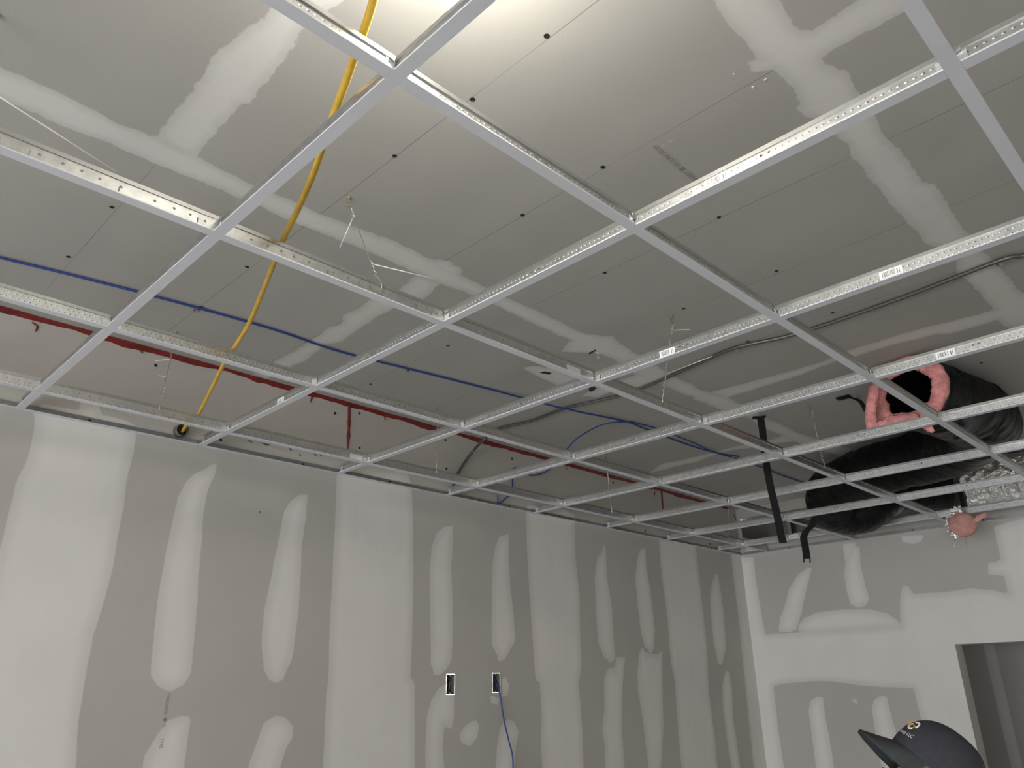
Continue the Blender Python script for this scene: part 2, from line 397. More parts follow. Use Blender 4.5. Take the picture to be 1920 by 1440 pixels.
CEILP = [
 '-60,95 0,127 115,175 215,227 295,258 367,292 440,330 480,350 600,400 665,425 740,452 820,492 915,542 1000,580 1050,604 1085,622 1115,628 1150,632 1165,645 1190,662 1215,675 1265,706 1296,721 1315,732 1330,736 1362,744 1384,756 1429,779 1471,799 1491,810 1547,828 1600,842 1580,856 1521,841 1489,828 1465,816 1437,805 1405,783 1362,773 1341,764 1319,754 1298,749 1302,745 1277,737 1246,722 1200,712 1175,690 1150,672 1115,662 1050,660 1062,645 1070,638 1010,612 900,558 820,530 665,460 550,417 475,382 425,360 300,310 215,272 115,235 0,183 -60,160',
 '660,-20 640,0 575,50 560,75 520,125 480,175 465,195 448,195 445,205 425,225 405,245 385,270 367,292 340,285 297,258 308,235 330,205 365,172 362,158 375,150 395,115 430,80 497,30 508,15 560,-20',
 '775,517 745,545 695,560 670,580 642,592 640,607 615,615 580,642 530,670 495,690 475,700 500,712 520,700 545,688 570,678 610,646 645,640 650,632 700,598 740,578 760,565 795,560 815,540 822,532 800,520',
 '808,495 815,486 845,490 850,498 862,500 867,510 860,519 830,515',
 '980,690 1000,685 1020,688 1045,688 1068,704 1095,715 1080,724 1045,722 1010,707',
 '1085,745 1110,730 1165,712 1200,700 1240,700 1250,715 1200,728 1165,728 1120,745 1100,742',
 '1320,-30 1337,0 1346,17 1365,44 1392,73 1415,100 1425,112 1433,110 1405,117 1396,119 1412,125 1404,133 1419,135 1446,131 1458,137 1481,162 1496,187 1500,196 1494,199 1508,215 1527,227 1567,252 1590,272 1595,290 1610,305 1635,340 1660,370 1680,395 1695,405 1705,420 1727,442 1734,456 1762,467 1792,490 1796,511 1819,531 1842,554 1849,563 1860,575 1863,582 1778,604 1686,627 1583,660 1549,676 1480,696 1420,712 1330,736 1362,746 1465,714 1480,710 1572,676 1601,669 1640,657 1686,643 1755,627 1785,625 1824,614 1872,598 1882,612 1900,618 1990,612 1990,570 1920,550 1904,540 1892,520 1867,490 1842,472 1820,445 1810,435 1780,390 1770,370 1755,345 1730,340 1710,310 1685,280 1655,250 1642,222 1615,183 1596,146 1585,130 1571,135 1554,123 1542,108 1548,102 1567,90 1612,65 1654,44 1696,21 1740,-30 1640,-30 1606,0 1562,31 1521,56 1506,59 1500,50 1488,48 1485,33 1471,19 1465,12 1458,0 1450,-30',
 '1215,888 1240,869 1277,863 1322,852 1371,839 1396,833 1437,827 1472,816 1489,828 1472,829 1442,835 1375,844 1337,854 1311,865 1268,874 1240,882',
 '1232,282 1262,258 1283,243 1270,256 1250,274']
CEILM = ['846,552 872,560 905,572 893,582 865,570']           # bare tape showing through


def rng(a, b, d): return list(np.arange(a, b, d)) + [b]


# outlet cut-outs in the left wall (plane coordinates y, z)
def cut(px0, py0, px1, py1):
    a = at(px0, py0, x=XL); b = at(px1, py1, x=XL)
    return (min(a.y, b.y), max(a.y, b.y), min(a.z, b.z), max(a.z, b.z))
BOX1 = cut(837, 1264, 852, 1302); BOX2 = cut(923, 1262, 937, 1298)
zs_l = rng(0, 1.2, .3) + rng(1.2, CEIL, .013) + [BOX1[2], BOX1[3], BOX2[2], BOX2[3]]
ys_l = rng(YB, .2, .4) + rng(.2, YF, .013) + [BOX1[0], BOX1[1], BOX2[0], BOX2[1]]
wl = board('wall_left', ys_l, zs_l, lambda u, v: (XL, u, v), [(1, px_poly(s, fl)) for s in LEFT], MAT['wall'], [BOX1, BOX2])

DX0 = at(1790, 1208, y=YF).x; DZ = at(1790, 1208, y=YF).z; DX1 = DX0 + .93; DT = .125
OP = (XL + .03, .4, G + .075, G + .262)                          # the gap left open above the grid
def far_extra(mb):
    for a, b, c, d in (((DX0, YF, 0), (DX0, YF + DT, 0), (DX0, YF + DT, DZ), (DX0, YF, DZ)), ((DX1, YF + DT, 0), (DX1, YF, 0), (DX1, YF, DZ), (DX1, YF + DT, DZ)),
                       ((DX0, YF, DZ), (DX0, YF + DT, DZ), (DX1, YF + DT, DZ), (DX1, YF, DZ)),
                       ((OP[0], YF, OP[2]), (OP[1], YF, OP[2]), (OP[1], YF + .016, OP[2]), (OP[0], YF + .016, OP[2]))):
        mb.quad(a, b, c, d)
wf = board('wall_far', rng(XL, .2, .013) + rng(.2, XR, .4) + [DX0, DX1, OP[0], OP[1]], rng(0, 1.2, .3) + rng(1.2, CEIL, .013) + [DZ, OP[2], OP[3]],
           lambda u, v: (u, YF, v), [(s, px_poly(p, ff)) for s, p in FAR], MAT['wall'], [(DX0, DX1, -.1, DZ), OP], far_extra)
ce = board('ceiling', rng(XL, .6, .013) + rng(.6, XR, .4), rng(YB, .2, .4) + rng(.2, YF, .013), lambda u, v: (u, v, CEIL),
           [(1, px_poly(s, fc)) for s in CEILP] + [(-1, px_poly(s, fc)) for s in CEILM], MAT['ceil'])
struct(MB().quad((XL, YB, 0), (XR, YB, 0), (XR, YF, 0), (XL, YF, 0)).build('floor', MAT['concrete']))
def flat(name, u, v, to3, holes=()):
    return board(name, u, v, to3, [], MAT['wall'], holes)
flat('wall_right', [YB, YF], [0, CEIL], lambda u, v: (XR, u, v))
WIN = (-2.0, 3.2, .3, 2.2)
flat('wall_back', [XL, XR, WIN[0], WIN[1]], [0, CEIL, WIN[2], WIN[3]], lambda u, v: (u, YB, v), [WIN])
wfr = MB()
for a, b in (((WIN[0] - .05, WIN[2] - .05), (WIN[0], WIN[3] + .05)), ((WIN[1], WIN[2] - .05), (WIN[1] + .05, WIN[3] + .05)), ((WIN[0], WIN[2] - .05), (WIN[1], WIN[2])),
             ((WIN[0], WIN[3]), (WIN[1], WIN[3] + .05)), ((.58, WIN[2]), (.62, WIN[3]))):
    wfr.box((a[0], YB - .06, a[1]), (b[0], YB + .01, b[1]))
win = struct(wfr.build('added_window_1', MAT['frame']))  # unseen window, added to let fill daylight into the room
MB().box((WIN[0], YB - .036, WIN[2]), (.58, YB - .03, WIN[3])).box((.62, YB - .036, WIN[2]), (WIN[1], YB - .03, WIN[3])).build('pane', MAT['glass'], win)
# the hall seen through the doorway, dark, and the plenum over it
YH = YF + 1.5
hx0, hx1 = at(1847, 1225, y=YH).x, at(1868, 1225, y=YH).x
hp = [[(hx0, 0), (hx0, 3), (hx1, 3), (hx1, 0)], [(hx1 + .3, 0), (hx1 + .3, 3), (hx1 + .42, 3), (hx1 + .42, 0)]]
board('wall_hall', rng(-3.2, 1.2, .03), rng(0, CEIL, .25), lambda u, v: (u, YH, v), [(1, q) for q in hp], MAT['wall'])
flat('wall_hall_left', [YF, YH], [0, CEIL], lambda u, v: (-3.2, u, v)); flat('wall_hall_right', [YF, YH], [0, CEIL], lambda u, v: (1.2, u, v))
struct(MB().quad((-3.2, YF, 0), (1.2, YF, 0), (1.2, YH, 0), (-3.2, YH, 0)).build('floor_hall', MAT['concrete']))
struct(MB().quad((-3.2, YF, CEIL), (1.2, YF, CEIL), (1.2, YH, CEIL), (-3.2, YH, CEIL)).build('ceiling_hall', MAT['dark']))  # black colour stands in for the darkness of the plenum
struct(MB().quad((-3.2, YF + DT, 2.62), (1.2, YF + DT, 2.62), (1.2, YH, 2.62), (-3.2, YH, 2.62)).build('ceiling_hall_blocker', MAT['plaster']))  # unseen lower ceiling, added to keep light out of the plenum
struct(MB().box((-3.2, YF + DT, 0), (DX0, YF + DT + .01, 2.6)).box((DX1, YF + DT, 0), (1.2, YF + DT + .01, 2.6)).box((DX0, YF + DT, DZ), (DX1, YF + DT + .01, 2.6)).build('wall_hall_near', MAT['plaster']))

# wall angle
def angle(name, a, b, inward, step, screws):
    a, b, inward = Vector(a), Vector(b), Vector(inward)
    mb = MB(); up = Vector((0, 0, 1))
    def strip(o0, o1, z0, z1):
        p = [a + o0 * inward, b + o0 * inward, b + o1 * inward, a + o1 * inward]
        vs = [q + up * z0 for q in p] + [q + up * z1 for q in p]
        mb.add(vs, [(0, 3, 2, 1), (4, 5, 6, 7), (0, 1, 5, 4), (1, 2, 6, 5), (2, 3, 7, 6), (3, 0, 4, 7)])
    strip(.0006, .0225, 0, .0012)
    o = struct(mb.build(name, MAT['cap']))
    mb = MB(); strip(.0006, .0016, .0013, .023)
    mb.build('upright_leg', MAT['trimdark'], o)
    d = (b - a).normalized()
    for s in screws:
        q = Vector(s); q = a + d * (q - a).dot(d)
        Mx = Matrix.Translation(q + .0017 * inward + up * .012) @ inward.to_track_quat('Z', 'Y').to_matrix().to_4x4()
        MB().lathe([(.0045, 0), (.0045, .001), (.003, .0022)], 10, Mx).build('screw', MAT['black'], o)
    return o
angle('trim_1', (XL, YB, G), (XL, YF, G), (1, 0, 0), .4, [at(px, py, x=XL) for px, py in ((166, 797), (388, 842), (567, 874), (730, 908), (820, 927), (898, 941), (955, 953), (1048, 972), (1258, 1013), (1292, 1022), (1334, 1033))])
angle('trim_2', (XL + .023, YF, G), (XR, YF, G), (0, -1, 0), .4, [at(px, py, y=YF) for px, py in ((1391, 1042), (1480, 1029), (1588, 1014), (1713, 998), (1792, 985), (1845, 982))])

# ------------------------------------------------------------------ suspended grid
CAPW = .0238
def tee_meshes(L, main, gap0, gap1):
    h = .043 if main else .038
    cap = MB().box((gap0, -CAPW / 2, 0), (L - gap1, CAPW / 2, .0011))
    for s in (-1, 1): cap.box((gap0, s * CAPW / 2 - (.0011 if s > 0 else 0), .0011), (L - gap1, s * CAPW / 2 + (.0011 if s < 0 else 0), .0028))
    e = .0012
    web = MB().box((e, -.0006, .0011), (L - e, .0006, h - .009))
    e2 = .004 if not main else .001
    bulb = MB().box((e2, -.0034, h - .009), (L - e2, .0034, h - .0075)).box((e2, -.0030, h - .0075), (L - e2, .0030, h))
    return cap, web, bulb
cache = {}
def tee(name, loc, rz, L, main, label, cat, group, gap0=0.0, gap1=0.0, clips=True):
    root = thing(name, label, cat, loc, (0, 0, rz), group)
    key = (round(L, 4), main, gap0, gap1)
    if key not in cache:
        c, w, b = tee_meshes(L, main, gap0, gap1)
        cache[key] = [c.build('face_cap', MAT['cap'], root), w.build('web', MAT['web_main' if main else 'web'], root), b.build('top_bulb', MAT['zinc'], root)]
        if clips:
            for end in (0, 1):
                mb = MB()
                for s in (-1, 1):
                    x0 = .004; R = Matrix.Translation((x0, s * .0010, 0)) @ Matrix.Rotation(s * math.radians(11), 4, 'Z')
                    mb.box((0, -.0004, .006), (.019, .0004, .024), R)
                    R2 = Matrix.Translation((x0 + .001, s * .003, .026)) @ Matrix.Rotation(s * math.radians(24), 4, 'Z') @ Matrix.Rotation(s * .3, 4, 'X')
                    mb.box((0, -.0004, -.004), (.012, .0004, .004), R2)
                if end: mb.v = [(L - x, -y, z) for x, y, z in mb.v]
                cache[key].append(mb.build('end_clip', MAT['clip'], root))
    else:
        for src in cache[key]:
            o = src.copy(); COL.objects.link(o); o.parent = root
    return root


ORD = ['nearest', 'second', 'third', 'fourth', 'fifth', 'sixth', 'seventh', 'eighth', 'ninth', 'tenth', 'eleventh']
RUN = {4: 'the main runner beside the left wall', 3: 'the short-tee row next to the left wall runner', 2: 'the middle main runner', 1: 'the short-tee row left of the bulb', 0: 'the right-hand main runner', -1: 'the row right of the right-hand runner', -2: 'the outermost right runner'}
Y_END = YF - .0235; X_END = XL + .0235
tees = {}
g_main, g_long, g_short = 'main runners of the ceiling grid', 'four-foot cross tees of the ceiling grid', 'two-foot cross tees of the ceiling grid'
# mains: parallel to the left wall, cut into lengths where the splices show
SPL = {4: at(662, 858, z=.02).y, 2: at(1075, 692, z=.02).y, 0: 3.0, -2: 3.0}
for j in (4, 2, 0, -2):
    x = -j * S; a = SPL[j]
    nm = {4: 'runner hung close along the left wall', 2: 'middle runner between the wall runner and the bulb', 0: 'right-hand runner past the bulb', -2: 'runner furthest to the right, out past the frame'}[j]
    tees[('m', j, 0)] = tee('main_tee', (x, -.9, G), PI / 2, a + .9, True, 'perforated white ' + nm + ', near length', 'ceiling grid runner', g_main, clips=False)
    tees[('m', j, 1)] = tee('main_tee', (x, a + .0008, G), PI / 2, Y_END - a - .0008, True, 'perforated white ' + nm + ', far length', 'ceiling grid runner', g_main, clips=False)
    sp_ = MB()
    for s in (-1, 1): sp_.box((a - .9 + .9 - .0, 0, 0), (a, 0, 0)) if 0 else sp_.box((a + .9 - .03, s * .0016 - .0004, .008), (a + .9 + .03, s * .0016 + .0004, .027))
    sp_.build('splice_plate', MAT['clip'], tees[('m', j, 0)])
hw = CAPW / 2 + .0004
spans = [(XL, 4), (4, 2), (2, 0), (0, -2)]
for i in range(0, 9):
    o_ = ORD[i]
    for a, b in spans:
        if a == XL: x0, x1, where, grp = X_END, -4 * S, 'stub reaching the left wall', 'short stubs along the left wall'
        else:
            x0, x1, grp = -a * S, -b * S, g_long
            where = {4: 'between wall runner and middle runner', 2: 'between middle runner and right-hand runner', 0: 'right of the right-hand runner'}[a]
        L = x1 - x0
        lab = 'white cross tee ' + where + ', ' + (o_ + ' from the camera' if i else 'nearest the camera')
        tees[('a', i, a)] = tee('cross_tee', (x0, i * S, G), 0, L, False, lab, 'ceiling grid tee', grp, 0 if a == XL else hw, hw)
for j in (3, 1, -1):
    for i in range(-1, 9):
        y0 = i * S; y1 = (i + 1) * S if i < 8 else Y_END
        L = y1 - y0
        row = {3: 'in the row next to the wall runner', 1: 'in the row beside the bulb', -1: 'in the row right of the right-hand runner'}[j]
        lab = 'short white tee ' + row + ', ' + (ORD[i + 1] + ' from the camera' if i < 8 else 'last, at the far wall')
        tees[('s', j, i)] = tee('short_tee', (-j * S, y0, G), PI / 2, L, False, lab, 'ceiling grid tee', g_short if i < 8 else 'end stubs meeting the far wall', hw, hw if i < 8 else 0)
# barcode stickers on the webs (side that faces into the room)
def sticker(key, t0, side, ink='ink', w=.052, z=(.007, .028)):
    root = tees[key]; y = side * .0009
    o = MB().box((t0, y - .0002, z[0]), (t0 + w, y + .0002, z[1])).build('barcode_label', MAT['sticker'], root)
    mb = MB(); xx = t0 + .006; rr = random.Random(int(t0 * 1e4))
    while xx < t0 + w * .66:
        k = rr.choice((.0006, .001, .0016)); mb.box((xx, y + side * .00022 - .0001, z[0] + .004), (xx + k, y + side * .00022 + .0001, z[1] - .003)); xx += k + rr.choice((.0008, .0012, .002))
    mb.box((t0 + w * .76, y + side * .00022 - .0001, z[0] + .004), (t0 + w * .80, y + side * .00022 + .0001, z[1] - .004))
    mb.box((t0 + w * .86, y + side * .00022 - .0001, z[0] + .004), (t0 + w * .89, y + side * .00022 + .0001, z[1] - .004))
    mb.build('barcode', MAT[ink], o)
def on_a(px, py, i): return at(px, py, y=i * S).x
sticker(('a', 2, 2), on_a(1322, 350, 2) + 2 * S, -1, 'redink'); sticker(('a', 3, 2), on_a(1650, 522, 3) + 2 * S, -1, 'redink')
sticker(('a', 3, 2), on_a(1237, 664, 3) + 2 * S, -1, 'ink'); sticker(('a', 4, 2), on_a(1755, 668, 4) + 2 * S, -1, 'ink')
sticker(('a', 2, 4), on_a(521, 753, 2) + 4 * S, -1, 'ink', .04); sticker(('a', 8, 4), on_a(1480, 1010, 8) + 4 * S, -1, 'ink', .06)

# ------------------------------------------------------------------ hangers
def hook(p0, r=.012):
    return [Vector(p0) + Vector((0, r * math.sin(t), -r * math.cos(t) + r * .0)) for t in np.linspace(-.4, 5.2, 14)]
def hanger(anchor, j, end, tails, label):
    A = at(*anchor, z=H); E = at(*end, x=-j * S); E.z = G + .030
    root = thing('hanger_wire', label, 'hanger wire', A, group='tie wires holding up the grid')
    ey = MB().lathe([(.006, 0), (.006, -.003), (.002, -.004), (.002, -.016)], 8)
    ey.tube([Vector((0, .007 * math.sin(t), -.022 - .007 * math.cos(t))) for t in np.linspace(0, 2 * PI, 13)], .0018, 6)
    ey.build('eye_screw', MAT['brass'], root, True)
    a = Vector((.004, 0, -.028)); e = E - A
    d = (e - a)
    path = [a]
    for k in range(12): path.append(a + d * (.04 + .012 * k) + .004 * Vector((math.cos(k * 1.6), math.sin(k * 1.6), 0)))
    path.append(a + d * .25); path.append(a + d * .68)
    for k in range(14): path.append(a + d * (.70 + .014 * k) + .0042 * Vector((math.cos(k * 1.5), math.sin(k * 1.5), 0)))
    side = Vector((.006, 0, 0)); path += [e + Vector((.005, 0, .012)), e + Vector((.005, 0, -.002)), e + Vector((0, .001, -.004)), e + Vector((-.005, 0, .0)), e + Vector((-.006, 0, .012))]
    MB().tube(path, .0016, 6).build('wire', MAT['wire'], root, True)
    for f, tip in tails:
        MB().tube([a + d * f, Vector(tip) - A], .0015, 6).build('wire_tail', MAT['tail'], root, True)
    return root
hanger((655, 370), 2, (713, 540), [(.14, at(637, 465, z=.20)), (.72, at(815, 523, z=.10))], 'tie wire with two loose tails hanging beside the middle joint seam onto the middle runner')
hanger((1258, 592), 2, (1240, 752), [(.10, at(1294, 618, z=.27)), (.66, at(1335, 668, z=.13))], 'tie wire with long bright tail above a barcoded cross tee')
hanger((330, 622), 4, (297, 772), [(.30, at(291, 677, z=.22)), (.55, at(297, 704, z=.16))], 'tie wire with bent tails left of the yellow cable, before the left wall')
hanger((820, 764), 4, (817, 884), [], 'thin tie wire beside the gray armored cable drop')
hanger((1136, 855), 4, (1146, 962), [(.6, at(1122, 934, z=.12))], 'thin tie wire right of the blue cable loop, on the left wall runner')
hanger((1366, 922), 4, (1364, 1012), [], 'thin tie wire nearest the room corner')
hanger((1518, 758), 2, (1546, 882), [], 'slanting tie wire left of the pink duct opening')
hanger((-6, 26), 2, (-90, 238), [(.62, at(217, 322, z=.10))], 'tie wire past the left edge with one long straight tail')

# ------------------------------------------------------------------ bulbs: one seen, one inferred, two added for fill
def bulb(loc, mat, label):
    root = thing('pendant_bulb', label, 'light bulb', (loc[0], loc[1], CEIL))
    z = G + loc[2] - CEIL
    prof = [(.002, -.031), (.012, -.029), (.022, -.022), (.029, -.010), (.030, 0), (.027, .014), (.019, .032), (.0135, .044)]
    MB().lathe([(r, z + h) for r, h in prof], 20).build('glass_bulb', mat, root, True)
    MB().lathe([(.0135, z + .044), (.017, z + .046), (.018, z + .075), (.012, z + .085)], 16).build('socket', MAT['socket'], root, True)
    MB().tube([(0, 0, z + .08), (0, 0, -.001)], .004, 8).build('cord', MAT['socket'], root)
LP = at(855, 6, z=.13)
bulb((LP.x, LP.y, .155), MAT['bulb'], 'bare lit bulb hanging above the grid at the top of the picture')
bulb((1.75, 1.3, .19), MAT['bulb2'], 'warm bare bulb above the grid, right of the frame')
bulb((1.95, 4.0, .19), MAT['bulb2'], 'added warm fill bulb above the grid near the far wall, right of the frame')  # unseen bulb, added to brighten the far end
bulb((1.0, -2.1, .19), MAT['bulb2'], 'added warm fill bulb above the grid, behind the camera')  # unseen bulb, added as fill from behind

# ------------------------------------------------------------------ cables
yel = [at(700, -60, z=.07), at(700, 0, z=.065), at(655, 135, z=.057), at(622, 225, z=.062), at(590, 320, z=.068), at(560, 390, z=.062), at(535, 440, z=.055), at(505, 515, z=.062), at(470, 600, z=.062), at(447, 640, z=.056), at(425, 672, z=.052), at(405, 712, z=.058), at(385, 752, z=.056), at(371, 778, z=.054)]
yel += [Vector((XL + .10, at(352, 800, x=XL + .10).y, G + .050)), Vector((XL - .02, at(343, 812, x=XL).y, G + .034))]
tag(MB().tube(spline(yel, 6), .0065, 8).build('yellow_cable', MAT['yellow'], None, True), 'yellow cable draped over the grid from the bulb down to the left wall', 'cable')
q = at(343, 806, x=XL)
root = thing('wall_sleeve', 'short dark pipe sleeve in the left wall where the yellow cable enters', 'pipe sleeve', (XL, q.y - .012, G + .040))
Mx = Matrix.Rotation(PI / 2, 4, 'Y')
MB().lathe([(.024, 0), (.024, .03), (.021, .03), (.021, .004)], 16, Mx).build('sleeve', MAT['sleeve'], root, True)
MB().lathe([(.0205, .001), (.0205, .005)], 16, Mx).build('hollow_shade_disc', MAT['black'], root)  # black disc paints the shade inside the sleeve, no hole behind it

def zc(pts, z): return [at(px, py, z=z) for px, py in pts]
bl = zc([(-60, 470), (0, 483), (180, 527), (370, 577), (520, 620), (640, 660), (800, 700), (930, 733)], H - .007) + zc([(1040, 762), (1062, 766), (1090, 773)], H - .024) + zc([(1172, 790)], H - .008) + zc([(1215, 806), (1290, 834), (1345, 850), (1400, 866), (1480, 896), (1560, 920)], H - .010)
b1 = tag(MB().tube(spline(bl, 6), .0043, 8).build('blue_cable', MAT['blue'], None, True), 'blue data cable clipped across the gray ceiling above the left wall', 'cable')
b2p = zc([(1385, 856), (1340, 848), (1300, 830), (1270, 818), (1240, 806), (1205, 796), (1178, 791)], H - .016) + [at(1130, 796, z=H - .03), at(1085, 820, z=H - .05), at(1060, 845, z=H - .09)]
b2p += [at(1036, 874, x=XL + .05), at(1018, 887, x=XL + .03), at(995, 891, x=XL + .02), at(978, 884, x=XL + .015), at(966, 877, x=XL + .015), at(961, 886, x=XL + .012), at(961, 912, x=XL + .012)]
tag(MB().tube(spline(b2p, 6), .0036, 8).build('blue_cable', MAT['blue'], None, True), 'blue data cable looping from the ceiling to the left wall', 'cable')
b3 = [at(961, 912, x=XL + .012), at(958, 925, x=XL + .012), at(944, 937, x=XL + .014), at(935, 944, x=XL + .012), at(933, 928, x=XL + .010)]
tag(MB().tube(spline(b3, 5), .0032, 8).build('blue_cable', MAT['blue'], None, True), 'short blue cable end folded at the wall just above the grid', 'cable')
gr = zc([(2000, 455), (1920, 479), (1873, 489), (1700, 555), (1550, 608), (1470, 632), (1380, 652), (1310, 681), (1230, 717), (1160, 742), (1062, 765), (1000, 788), (938, 803)], H - .010)
gr += [at(925, 812, z=H - .02), at(908, 824, x=XL + .16), at(890, 842, x=XL + .06), at(872, 866, x=XL + .025), at(856, 893, x=XL + .018), at(848, 918, x=XL + .016)]
gp = spline(gr, 14)
tag(MB().tube(gp, .0075, 8, rfun=lambda i, th: .0072 + .0009 * math.sin(i * PI)).build('armored_cable', MAT['armor'], None, True), 'gray metal armored cable strapped across the ceiling and down to the left wall', 'cable')
def clip(px, py, label, r=.0085, along=None):
    p = at(px, py, z=H); root = thing('cable_clip', label, 'cable clip', p, group='metal one-hole cable clips')
    root.rotation_euler = (0, 0, along or .6)
    mb = MB().tube([Vector((0, (r + .002) * math.sin(t), -.009 - (r + .001) * math.cos(t))) for t in np.linspace(-2.4, 2.4, 9)], .0011, 4)
    mb.v = [(x * 6, y, z) for x, y, z in mb.v]; mb.build('saddle', MAT['zinc'], root)
    MB().box((-.008, r, -.0015), (.008, r + .02, 0)).build('foot', MAT['zinc'], root)
    MB().lathe([(.003, -.0015), (.003, -.003)], 8, Matrix.Translation((0, r + .011, 0))).build('screw', MAT['black'], root)
clip(1873, 488, 'zinc clip holding the armored cable at the right edge'); clip(1380, 652, 'zinc clip holding the armored cable behind the barcoded tee')
clip(1061, 765, 'zinc clip where the armored cable crosses the blue cable'); clip(940, 803, 'zinc clip at the far end of the armored ceiling run')
clip(370, 577, 'zinc clip on the blue cable left of the yellow cable', .006, -1.2); clip(1175, 790, 'zinc clip where the two blue cables split', .006, -1.2); clip(1374, 853, 'zinc clip on the paired blue cables beside the black strap', .006, -1.2)

# red fire sealant along the joint of wall and ceiling
rr = random.Random(3); pts = []
yy = .0
mb = MB(); n = 240; ring = []
for k in range(n + 1):
    y = -.2 + (YF - .1 + .2) * k / n
    wz = .016 + .012 * noise.noise((y * 5, 1, 3)) + .006 * noise.noise((y * 23, 4, 1)); wx = .014 + .006 * noise.noise((y * 7, 9, 2))
    wz = max(wz, .007); wx = max(wx, .006)
    ring += [(XL + .0005, y, CEIL - wz), (XL + .003, y, CEIL - wz * .9), (XL + wx * .5, y, CEIL - wz * .4), (XL + wx, y, CEIL - .003), (XL + wx, y, CEIL - .0005), (XL + .0005, y, CEIL - .0005)]
fs = [(k * 6 + a, k * 6 + (a + 1) % 6, (k + 1) * 6 + (a + 1) % 6, (k + 1) * 6 + a) for k in range(n) for a in range(6)]
fs += [tuple(range(6)), tuple(n * 6 + a for a in range(5, -1, -1))]
mb.add(ring, fs)
bead = tag(mb.build('fire_sealant', MAT['red'], None, True), 'dark red fire sealant smeared along the joint of left wall and ceiling', 'sealant')
def drip(pxs, w):
    P = [at(a, b, x=XL + .002) for a, b in pxs]; P[0].z = min(P[0].z, CEIL - .006); mb = MB(); vs = []
    P = spline(P, 5); m = len(P)
    for i, p in enumerate(P):
        ww = w * (.7 + .5 * noise.noise((i * .5, p.y * 9, 2))) * (1.0 if i < m - 2 else .5)
        for a, h in ((-1, .0), (-.5, .004), (.5, .004), (1, 0)):
            d_ = (P[min(i + 1, m - 1)] - P[max(i - 1, 0)]); d_.x = 0; d_.normalize(); s_ = Vector((0, d_.z, -d_.y))
            vs.append(p + s_ * (a * ww) + Vector((h - .0015, 0, 0)))
    mb.add(vs, [(i * 4 + a, i * 4 + a + 1, i * 4 + a + 5, i * 4 + a + 4) for i in range(m - 1) for a in range(3)])
    mb.build('drip', MAT['red'], bead, True)
drip([(655, 758), (655, 780), (654, 810), (652, 842)], .011); drip([(1240, 915), (1241, 930), (1243, 955)], .010); drip([(1228, 922), (1226, 932)], .004)
drip([(60, 604), (70, 612), (66, 622)], .004); drip([(262, 655), (268, 662)], .005); drip([(585, 744), (582, 755)], .004); drip([(720, 776), (722, 788)], .004)
drip([(1060, 868), (1063, 880)], .004); drip([(1312, 945), (1318, 955)], .004); drip([(1376, 965), (1380, 975)], .005)

# drywall screws of the ceiling and the wall
gs = 'black drywall screw heads in the ceiling board'
for px, py in ((1025, 67), (886, 186), (740, 292), (1130, 313), (980, 403), (463, 500), (1348, 407), (1134, 511), (1456, 508), (1282, 578), (210, 388), (128, 481), (840, 648), (1561, 586), (1402, 640), (1840, 680), (695, 720), (765, 695), (1720, 667), (1780, 726)):
    p = at(px, py, z=H)
    o = MB().lathe([(.0062, -.0004), (.0062, -.0012), (.0022, -.0012), (.0016, -.0004)], 10).build('drywall_screw', MAT['black'], None, False, p)
    tag(o, 'small black drywall screw head in the gray ceiling board', 'screw', gs)
for px, py in ((292, 685), (628, 775), (674, 775), (674, 840), (835, 825), (960, 860), (837, 879), (1150, 905), (1210, 995), (1331, 1020), (414, 825)):
    p = at(px, py, x=XL)
    o = MB().lathe([(.0062, .0004), (.0062, .0012), (.0022, .0012), (.0016, .0004)], 10, Matrix.Rotation(PI / 2, 4, 'Y')).build('drywall_screw', MAT['black'], None, False, p)
    tag(o, 'small black drywall screw head in the upper part of the left wall', 'screw', 'black drywall screw heads in the left wall')
# torn paper marks and scuffs that belong to the boards
def mark(parent, name, pxs, f, mat, off):
    P = [f(a, b) for a, b in pxs]; c = sum(P, Vector()) / len(P); off = Vector(off)
    m = len(P); mb = MB(); mb.add([p for p in P] + [p + off for p in P] , [tuple(range(m)), tuple(range(2 * m - 1, m - 1, -1))] + [(i, (i + 1) % m, m + (i + 1) % m, m + i) for i in range(m)])
    mb.build(name, MAT[mat], parent)
fL = lambda a, b: at(a, b, x=XL); fC = lambda a, b: at(a, b, z=H)
ox = (.0008, 0, 0); oz = (0, 0, -.0012)
for q in ([(464, 825), (470, 826), (474, 831), (469, 829)], [(489, 830), (500, 832), (508, 834), (500, 836)], [(541, 840), (548, 842), (545, 846)], [(560, 851), (565, 853), (563, 856)], [(588, 851), (594, 852), (592, 856)], [(599, 852), (604, 853), (601, 856)], [(484, 958), (490, 960), (488, 962)]):
    mark(wl, 'torn_paper', q, fL, 'chip', ox)
for q in ([(1103, 662), (1117, 655), (1118, 657), (1106, 664)], [(1012, 698), (1022, 696), (1034, 699), (1030, 702), (1018, 700)], [(1103, 729), (1110, 725), (1118, 727), (1114, 732), (1106, 734)]):
    mark(ce, 'torn_paper', q, fC, 'black', oz)
for q in ([(1118, 660), (1121, 661), (1122, 668), (1124, 671), (1119, 671), (1121, 667)], [(1373, 137), (1377, 138), (1376, 140)], [(1409, 163), (1413, 161), (1411, 166)], [(1431, 150), (1438, 146), (1434, 151)]):
    mark(ce, 'compound_crumb', q, fC, 'white_chip', oz)
